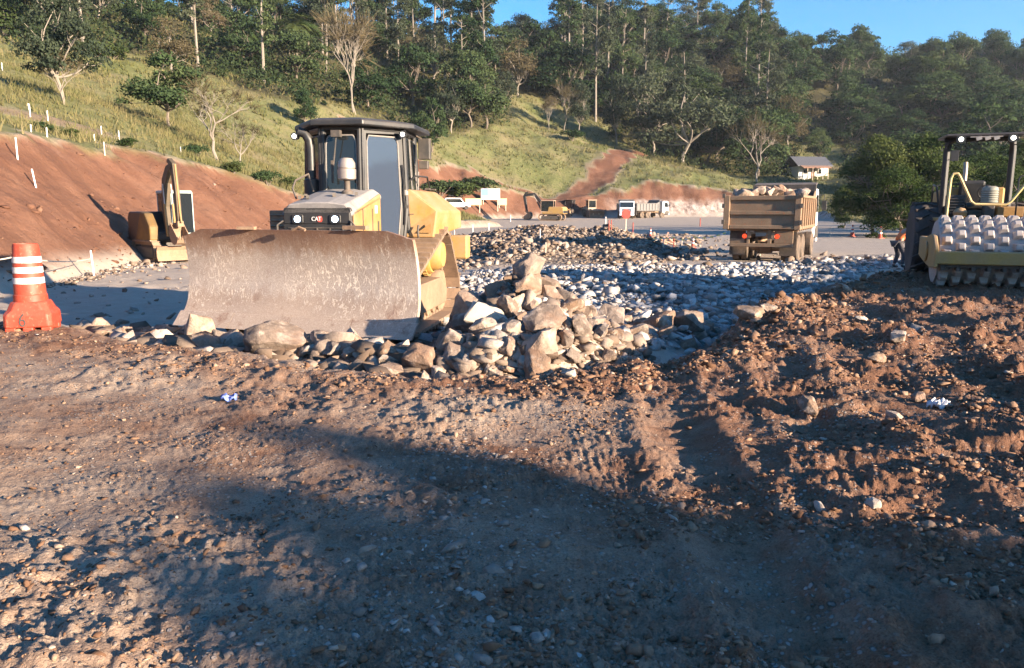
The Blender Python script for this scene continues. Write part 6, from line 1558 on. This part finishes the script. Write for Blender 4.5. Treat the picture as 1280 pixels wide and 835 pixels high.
for (px, py, top, m, lab) in ((757, 280, 271, 'white', 'white stake on the road in front of the pale blue truck'), (761, 288, 275, 'orange', 'left one of two thin orange stakes beyond the rubble'), (764, 287, 275, 'orange', 'right one of two thin orange stakes beyond the rubble'), (791, 292, 278, 'orange', 'orange topped stake right of the red disc sign'), (829, 309, 298, 'wood', 'pale stake at the left of the broken barrier'), (842, 310, 298, 'orange', 'orange stake at the right of the broken barrier'), (852, 308, 300, 'wood', 'short pale stake right of the broken barrier'), (805, 271, 264, 'orange', 'short orange stake at the foot of the far cut'), (875, 283, 273, 'orange', 'orange stake by the rock face left of the dump truck'), (675, 298, 286, 'white', 'white stake beside the rubble below the dark excavator'), (682, 318, 303, 'wood', 'pale stake standing in the rubble near the rock pile'), (591, 293, 281, 'white', 'white stake at the foot of the red earth nose'), (611, 288, 279, 'white', 'short white stake right of the earth nose stake'), (638, 277, 269, 'white', 'white stake above the dark edge of the road'), (1037, 296, 284, 'wood', 'pale post right of the dump truck at the trees')):
    stake(px, py, top, lab, RS, m, w=.03)
def post_sign(px, py, top, r, face, back, label, ring=False, oct_=False):
    p = hit(px, py, 8, 300); h = (py - top) * p.y / F_PX; rr = r * p.y / F_PX
    T = empty('road_sign', p, 0, label, 'road sign'); mb = MB(); mb.cyl((0, 0, -.2), (0, 0, h), .035, None, 8); mb.build('post', M['wood'], T)
    n = 8 if oct_ else 28
    mb = MB(); mb.prism([(rr * math.cos(2 * PI * (k + .5) / n), h - rr + rr * math.sin(2 * PI * (k + .5) / n)) for k in range(n)], -.06, -.04, 1); mb.build('sign_face', M[face], T)
    if ring:
        mb = MB(); mb.tube([(rr * .88 * math.cos(2 * PI * k / 28), -.062, h - rr + rr * .88 * math.sin(2 * PI * k / 28)) for k in range(28)], rr * .07, 6, closed=True); mb.build('sign_rim', M['redpaint'], T)
        mb = MB(); mb.box((0, -.063, h - rr), (rr * .34, .006, rr * .9)); mb.build('sign_symbol', M['dark'], T)
post_sign(568, 294, 267.5, 6.2, 'white', 'white', 'round white sign with red rim behind the bulldozer fender', True)
post_sign(782, 289, 262, 6, 'redpaint', 'redpaint', 'red eight sided sign on a pale post in front of the blue truck', False, True)
M['barrier'] = paint('pinkish_plank', (.62, .34, .26), .7, dust=.4)
# broken barrier of planks
pb = hit(838, 308, 20, 80); T = empty('broken_barrier', pb, .2, 'collapsed barrier of pinkish planks beside the orange cone', 'barrier')
for k, (a, b) in enumerate((((-.45, 0, .0), (-.1, .1, .75)), ((-.5, .1, .35), (.25, -.1, .05)), ((-.2, 0, .50), (.30, .05, .10)), ((-.55, -.1, .12), (.2, .2, .22)))):
    mb = MB(); mb.tube([a, b], .045, 4); mb.build('plank', M['barrier'], T)
def tape(pts, label, w=.07, mat=None, sag=.12, name='barrier_tape'):
    mb = MB(); vs = []; 
    path = []
    for a, b in zip(pts, pts[1:]):
        for k in range(12): t_ = k / 12; q = a.lerp(b, t_); q.z -= sag * 4 * t_ * (1 - t_); path.append(q)
    path.append(pts[-1]); n = len(path)
    for q in path: vs += [q + Vector((0, 0, w / 2)), q - Vector((0, 0, w / 2)), q + Vector((0, .006, -w / 2)), q + Vector((0, .006, w / 2))]
    fs = []
    for i in range(n - 1):
        for k in range(4): fs.append((4 * i + k, 4 * i + (k + 1) % 4, 4 * i + 4 + (k + 1) % 4, 4 * i + 4 + k))
    mb.add(vs, fs); o = mb.build(name, mat, None); return tag(o, label, 'tape' if name == 'barrier_tape' else 'string')
def zebra():
    t = NT('zebra_tape'); x = t.xyz(t.pos()); w = t.math('FRACT', t.math('MULTIPLY', t.math('ADD', x[0], t.math('MULTIPLY', x[2], 1.0)), 3.2))
    return t.done(t.bsdf(t.mix(t.math('GREATER_THAN', w, .5), (.80, .72, .25), (.75, .74, .70)), .5))
M['zebra'] = zebra()
c0 = hit(866, 310, 5, 200); dcz = c0.y
tp = [at_d(600, 299, dcz + 9), at_d(682, 296.5, dcz + 6), at_d(760, 296, dcz + 4), at_d(842, 297, dcz + 1), at_d(866, 296.5, dcz), at_d(908, 290.5, dcz - 2)]
tape(tp, 'yellow and white striped tape strung across the road left of the dump truck', .08, M['zebra'])
ca, cb_ = hit(1065, 296, 5, 200), hit(1100, 298, 5, 200)
tape([Vector((ca.x, ca.y, ca.z + .72)), Vector((cb_.x, cb_.y, cb_.z + .74))], 'pale string between the two cones right of the dump truck', .035, M['wood'], .08, 'string')
cs = hit(118, 346, 8, 100); pbz = at_z(43, 416, 0)
tape([Vector((pbz.x - 3.5, pbz.y + 2.2, .82)), at_d(20, 320.5, 14.5), Vector((cs.x, cs.y, cs.z + .55))], 'pale string running behind the barrel to the white stake', .022, M['wood'], .10, 'string')

# ------------------------------------------------------------------ site boards, car, house
M['limeboard'] = paint('lime_white_board', (.66, .78, .36), .6, dust=.1)
M['blueboard'] = paint('blue_board_patch', (.20, .42, .75), .6, dust=.1)
def board(px0, px1, py0, py1, base, label, m, patch=None):
    p = hit((px0 + px1) / 2, base, 60, 200); k = p.y / F_PX; w = (px1 - px0) * k; z1 = (base - py0) * k; z0 = (base - py1) * k
    T = empty('site_board', p, 0, label, 'sign board', 'site information boards'); mb = MB(); mb.span((-w / 2, -.05, z0), (w / 2, 0, z1)); f = mb.build('board_face', M[m], T)
    for s in (-1, 1): mb = MB(); mb.span((s * w * .38 - .06, .003, -.3), (s * w * .38 + .06, .10, z1 - .1)); mb.build('post', M['wood'], T)
    if patch: mb = MB(); mb.span((-w / 2 + .05, -.06, z0 + (z1 - z0) * .35), (-w * .12, -.052, z1 - .05)); mb.build('blue_panel', M['blueboard'], f)
board(601.5, 625, 236.5, 250, 262, 'large white site board with a blue panel at its upper left', 'white', True)
board(582, 602, 248.5, 256.5, 264, 'lime and white site board left of the large board', 'limeboard')
board(623, 633.5, 248.5, 256.5, 262, 'small pale lime site board right of the large board', 'limeboard')
def make_car(loc, rz, label, s=1.0):
    T = empty('parked_van', loc, rz, label, 'van'); T.scale = (s, s, s)
    mb = MB(); mb.prism([(-2.2, .35), (-2.2, 1.0), (-2.1, 1.75), (-1.8, 1.85), (.5, 1.85), (1.15, 1.1), (2.1, .95), (2.2, .4)], -.85, .85); mb.build('body', M['white'], T, bevel=.10, seg=3)
    for sx in (-1, 1):
        mb = MB(); mb.prism([(-1.9, 1.1), (-1.9, 1.68), (.45, 1.68), (.95, 1.1)], sx * .852, sx * .865); mb.build('side_window', M['glass_dark'], T)
        for y in (-1.4, 1.4): wheel(T, sx * .78, y, .34, .34, .22, .6, 0, 'rubber', 'steel')
    mb = MB(); panel_on(mb, (0, .86, 1.46), (1, 0, 0), Vector((0, -.65, .75)).normalized(), (0, .75, .65), rounded_rect(0, 0, 1.5, .75, .08), .012); mb.build('windscreen', M['glass_dark'], T)
    mb = MB(); mb.span((-.75, -2.225, 1.1), (.75, -2.19, 1.65)); mb.build('rear_window', M['glass_dark'], T)
q = hit(583, 262, 60, 200); make_car(q + Vector((-1.6, 0, .0)), R_(-70), 'white van parked behind the red earth nose', 1.0)
q = hit(566, 260, 60, 200); make_car(q + Vector((-1.2, 4, .0)), R_(-55), 'second white van partly behind the bulldozer fender', 1.15)
def make_house():
    p = hit(1016, 222, 120, 260); T = empty('house', p, R_(8), 'white walled farmhouse with grey roof among the trees', 'house')
    k = p.y / F_PX; w = 38 * k; 
    mb = MB(); mb.span((-w / 2, 0, -.8), (w / 2, 6, 2.7)); wl_ = mb.build('wall', M['whitewall'], T)
    mb = MB(); mb.prism([(-1.0, 2.6), (3.0, 4.9), (7.0, 2.6), (7.0, 2.8), (3.0, 5.12), (-1.0, 2.8)], -w / 2 - .8, w / 2 + .8); mb.build('roof', M['greyroof'], T)
    mb = MB(); mb.prism([(-2.6, 2.1), (-1.02, 2.62), (-1.02, 2.78), (-2.6, 2.24)], -w / 2 - .2, w / 2 - .5); mb.build('porch_roof', M['tileroof'], T)
    for x in np.linspace(-w / 2 + 1, w / 2 - 1.2, 5): mb = MB(); mb.span((x - .06, -2.4, -1), (x + .06, -2.28, 2.2)); mb.build('porch_post', M['wood'], T)
    for x in (-w * .25, w * .2):
        mb = MB(); mb.span((x - .6, -.03, .9), (x + .6, -.005, 2.0)); mb.build('window', M['glass_dark'], T)
    mb = MB(); mb.span((-.5, -.03, -.6), (.4, -.004, 2.0)); mb.build('door', M['tileroof'], T)
M['whitewall'] = paint('white_wall', (.72, .71, .68), .8, dust=.25); M['greyroof'] = paint('grey_sheet_roof', (.07, .075, .09), .6, dust=.3, dustcol=(.12, .12, .13)); M['tileroof'] = paint('brown_tile', (.24, .12, .08), .8, dust=.3)
M['bluetank'] = paint('pale_blue_tank', (.55, .66, .80), .5, dust=.1)
make_house()
p = hit(978, 176, 120, 300); mb = MB(); k = p.y / F_PX; mb.lathe([(2.4 * k, 0), (2.7 * k, 2 * k), (2.7 * k, 6 * k), (2.2 * k, 8 * k), (.4 * k, 8.8 * k)], (0, 0, 0), 2, 20); o = mb.build('water_tank', M['bluetank'], None, 40); o.location = p; tag(o, 'pale blue water tank at the upper edge of the clearing', 'tank')

# ------------------------------------------------------------------ litter and scraps
def sheet_bit(px, py, w, l, mat, label, z=0.03, name='wrapper', rz=.3, cr=.03, cat='litter'):
    p = at_z(px, py, z); p.z = H(p.x, p.y) + .02; n = 7; mb = MB(); vs = [((i / 6 - .5) * w, (j / 6 - .5) * l, cr * math.sin(i * 1.7 + j) * math.cos(j * 1.3) + .01) for i in range(n) for j in range(n)]
    mb.add(vs, [(i * n + j, i * n + j + 1, (i + 1) * n + j + 1, (i + 1) * n + j) for i in range(6) for j in range(6)]); o = mb.build(name, mat, None, True); o.modifiers.new('solid', 'SOLIDIFY').thickness = .01; o.location = p; o.rotation_euler = (.15, .1, rz)
    return tag(o, label, cat)
M['bluewrap'] = paint('blue_wrapper', (.10, .20, .62), .4, dust=.2); M['whitewrap'] = paint('white_wrapper', (.75, .76, .80), .5, dust=.2)
sheet_bit(286, 496, .13, .09, M['bluewrap'], 'crumpled blue wrapper on the sunlit dirt below the boulder')
sheet_bit(1172, 519, .16, .08, M['whitewrap'], 'crumpled white wrapper right of the whitish broken stone', name='wrapper', cr=.05)
p = at_d(657, 414, 8.6); mb = MB(); mb.box((0, 0, 0), (.12, .03, .16), (.3, .2, .4)); o = mb.build('paper_bag', M['bluewrap'], None, bevel=.01); o.location = (p.x, p.y - .1, p.z); tag(o, 'small blue paper bag caught among the rocks of the pile', 'litter')
p = at_d(694, 425, 8.3); mb = MB(); mb.box((0, 0, 0), (.05, .03, .34), (.2, -.55, .2)); o = mb.build('timber_scrap', M['crate'], None, bevel=.005); o.location = (p.x, p.y, p.z); tag(o, 'short orange brown timber scrap stuck in the rock pile', 'timber')

# ------------------------------------------------------------------ people
def skin_body(name, joints, edges, radii, mat, parent, root=0, sub=2):
    me = bpy.data.meshes.new(name); me.from_pydata(joints, edges, []); me.update(); me.materials.append(mat)
    o = bpy.data.objects.new(name, me); COL.objects.link(o); o.parent = parent
    o.modifiers.new('skin', 'SKIN'); 
    sv = me.skin_vertices
    if not sv: 
        bpy.context.view_layer.objects.active = o; bpy.ops.object.modifier_remove(modifier='skin'); bpy.ops.object.modifier_add(type='SKIN'); sv = me.skin_vertices
    for i, r in enumerate(radii): sv[0].data[i].radius = (r, r) if not isinstance(r, tuple) else r; sv[0].data[i].use_root = (i == root)
    m = o.modifiers.new('sub', 'SUBSURF'); m.levels = sub; m.render_levels = sub; o.modifiers['skin'].use_smooth_shade = True
    return o
def hand(parent, wrist, d, up, s=1.0):
    d = Vector(d).normalized(); up = Vector(up); sd = d.cross(up).normalized(); up = sd.cross(d).normalized(); w = Vector(wrist)
    J = [w, w + d * .05 * s, w + d * .09 * s]; E_ = [(0, 1), (1, 2)]; Rr = [.022, (.034, .018), (.032, .016)]
    for k, (o_, L) in enumerate(((-.030, .065), (-.010, .078), (.010, .072), (.030, .056))):
        a = w + d * .085 * s + sd * o_ * s; b = a + d * L * .5 * s - up * .008 * s; c = b + d * L * .4 * s - up * .022 * s; i = len(J); J += [a, b, c]; E_ += [(2, i), (i, i + 1), (i + 1, i + 2)]; Rr += [.0095, .009, .008]
    a = w + d * .03 * s + sd * .034 * s; b = a + (d * .7 + sd * .7) * .038 * s; c = b + d * .03 * s - up * .01 * s; i = len(J); J += [a, b, c]; E_ += [(1, i), (i, i + 1), (i + 1, i + 2)]; Rr += [.012, .0105, .009]
    return J, E_, Rr
def make_person(loc, rz, label, pose, top, bottom, hat):
    """one continuous body with five-fingered hands; clothes and helmet are its children"""
    T = empty('person', loc, rz, label, 'person')
    P_ = pose; J = [Vector(v) for v in (P_['pelvis'], P_['waist'], P_['chest'], P_['neck'], P_['head'], P_['crown'])]; E_ = [(0, 1), (1, 2), (2, 3), (3, 4), (4, 5)]
    Rr = [(.15, .11), (.135, .10), (.16, .115), .055, (.082, .10), (.065, .078)]
    for s in (0, 1):
        i = len(J); J += [Vector(v) for v in P_['arm'][s]]; E_ += [(2, i), (i, i + 1), (i + 1, i + 2)]; Rr += [.062, .045, .028]
        hJ, hE, hR = hand(None, J[-1], P_['handdir'][s], (0, 0, 1)); k = len(J); J += hJ[1:]; E_ += [((i + 2) if a == 0 else k + a - 1, k + b - 1) for a, b in hE]; Rr += hR[1:]
        i = len(J); J += [Vector(v) for v in P_['leg'][s]]; E_ += [(0, i), (i, i + 1), (i + 1, i + 2), (i + 2, i + 3)]; Rr += [.085, .06, .042, .035]
    skin_body('body', [tuple(v) for v in J], E_, Rr, M['skin'], T)
    # clothing follows the limbs slightly outside the body
    Jt = [Vector(P_[k]) for k in ('pelvis', 'waist', 'chest')]; Et = [(0, 1), (1, 2)]; Rt = [(.165, .125), (.155, .12), (.18, .135)]
    nk = Jt[2].lerp(Vector(P_['neck']), .7); Jt.append(nk); Et.append((2, 3)); Rt.append(.075)
    for s in (0, 1):
        i = len(Jt); a, b, c = [Vector(v) for v in P_['arm'][s]]; Jt += [a, b, b.lerp(c, .88)]; Et += [(2, i), (i, i + 1), (i + 1, i + 2)]; Rt += [.082, .062, .048]
    skin_body('jacket', [tuple(v) for v in Jt], Et, Rt, top, T)
    Jt = [Vector(P_['pelvis']) + Vector((0, 0, .02))]; Et = []; Rt = [(.168, .13)]
    for s in (0, 1):
        i = len(Jt); a, b, c, d = [Vector(v) for v in P_['leg'][s]]; Jt += [a, b, c.lerp(b, .12)]; Et += [(0, i), (i, i + 1), (i + 1, i + 2)]; Rt += [.105, .078, .062]
    skin_body('trousers', [tuple(v) for v in Jt], Et, Rt, bottom, T)
    for s in (0, 1):
        c, d = Vector(P_['leg'][s][2]), Vector(P_['leg'][s][3]); skin_body('boot', [tuple(c + Vector((0, 0, .06))), tuple(c), tuple(c.lerp(d, .6)), tuple(d)], [(0, 1), (1, 2), (2, 3)], [.055, .058, .052, .045], M['black'], T)
    h = Vector(P_['head']); cr = Vector(P_['crown']); up = (cr - Vector(P_['neck'])).normalized(); f = Vector(P_['face'])
    m = Matrix((f.cross(up).normalized(), f, up)).transposed()
    mb = MB(); mb.lathe([(.112, .045), (.112, .06), (.105, .10), (.08, .145), (.04, .168), (.0, .172)], (0, 0, 0), 2, 20, caps=False); mb.lathe([(.108, .045), (.14, .042), (.142, .05), (.112, .056)], (0, .015, 0), 2, 20, caps=False); mb.xf(Matrix.Translation(h) @ m.to_4x4()); mb.build('helmet', hat, T, 40)
    mb = MB(); mb.lathe([(.0, .0), (.016, .004), (.02, .016), (.01, .045), (.0, .05)], (0, .095, -.035), 2, 10, caps=False); mb.xf(Matrix.Translation(h) @ m.to_4x4()); mb.build('nose', M['skin'], T, 40)
    for sx in (-1, 1):
        mb = MB(); mb.lathe([(.0, -.012), (.011, -.006), (.013, 0), (.011, .006), (.0, .012)], (sx * .034, .088, .012), 2, 10, caps=False); mb.xf(Matrix.Translation(h) @ m.to_4x4()); mb.build('eye', M['black'], T, 40)
        mb = MB(); mb.lathe([(.0, -.03), (.014, -.022), (.018, .0), (.014, .024), (.0, .03)], (sx * .088, .0, -.005), 2, 10, caps=False); mb.xf(Matrix.Translation(h) @ m.to_4x4()); mb.build('ear', M['skin'], T, 40)
    mb = MB(); mb.box((0, .092, -.055), (.05, .012, .010)); mb.xf(Matrix.Translation(h) @ m.to_4x4()); mb.build('mouth', M['redpaint'], T, bevel=.003)
    return T
bend = dict(pelvis=(0, -.12, .90), waist=(0, .0, 1.06), chest=(0, .18, 1.22), neck=(0, .30, 1.34), head=(0, .40, 1.41), crown=(0, .45, 1.50), face=(0, .86, -.5),
             arm=(((-.20, .20, 1.24), (-.26, .30, .98), (-.16, .48, .86)), ((.20, .20, 1.24), (.26, .32, .98), (.16, .50, .88))), handdir=((.2, .9, -.3), (-.2, .9, -.3)),
             leg=(((-.10, -.10, .84), (-.12, .02, .47), (-.13, -.10, .09), (-.14, .08, .05)), ((.10, -.10, .84), (.13, .06, .48), (.14, .02, .09), (.15, .19, .05))))
p = at_z(1123, 336, -.42); p.z = H(p.x, p.y)
make_person(p, R_(-80), 'person in orange work jacket and dark helmet leaning forward behind the roller tyre', bend, M['hiviz'], M['trousers'], M['black'])
sit = dict(pelvis=(0, 0, .12), waist=(0, -.02, .30), chest=(0, -.02, .52), neck=(0, .0, .68), head=(0, .03, .80), crown=(0, .03, .90), face=(0, .99, -.1),
           arm=(((-.20, 0, .58), (-.28, .12, .34), (-.24, .36, .30)), ((.20, 0, .58), (.28, .12, .34), (.24, .36, .30))), handdir=((.1, .9, -.2), (-.1, .9, -.2)),
           leg=(((-.10, .04, .10), (-.14, .44, .12), (-.15, .46, -.30), (-.16, .62, -.34)), ((.10, .04, .10), (.14, .44, .12), (.15, .46, -.30), (.16, .62, -.34))))
DMX = Matrix.Translation(DOZER.location) @ Matrix.Rotation(DOZER.rotation_euler.z, 4, 'Z')
make_person(DMX @ Vector((0, -.66, 1.70)), DOZER.rotation_euler.z, 'person in lime vest seated behind the bulldozer door glass', sit, M['lime'], M['trousers'], M['white'])

# ------------------------------------------------------------------ unseen trees placed behind the camera to shade the near dirt
for i, (pp, qq, wd, dd) in enumerate(((.1, 2.1, 1.0, 22), (1.72, 3.75, .5, 20), (2.45, 4.15, .62, 20.5), (3.45, 4.55, .66, 20), (.95, 2.1, .9, 24), (2.0, 2.9, .95, 24), (2.95, 3.1, .9, 24), (3.3, 2.7, .75, 24))):
    x, y = pp * .559 + dd * .829, pp * .829 - dd * .559
    g = H(x, y); h = (qq + dd) * math.tan(R_(SUN_EL)) - g
    plant('screen', (x, y, g), h, 'unseen leafy tree placed behind the photographer to shade the near dirt', 'unseen trees placed to shade the near dirt', wd, i, i * 1.1)
# ------------------------------------------------------------------ evening air
mb = MB(); mb.span((-760, -120, -6), (760, 760, 190))
hz, hn, hl = new_mat('haze_air'); ho = hn.new('ShaderNodeOutputMaterial'); hv = hn.new('ShaderNodeVolumePrincipled')
hv.inputs['Color'].default_value = (.80, .88, 1.0, 1); hv.inputs['Density'].default_value = .00015; hv.inputs['Anisotropy'].default_value = .2
hl.new(hv.outputs[0], ho.inputs['Volume'])
h = mb.build('haze', hz, None); tag(h, kind='stuff')
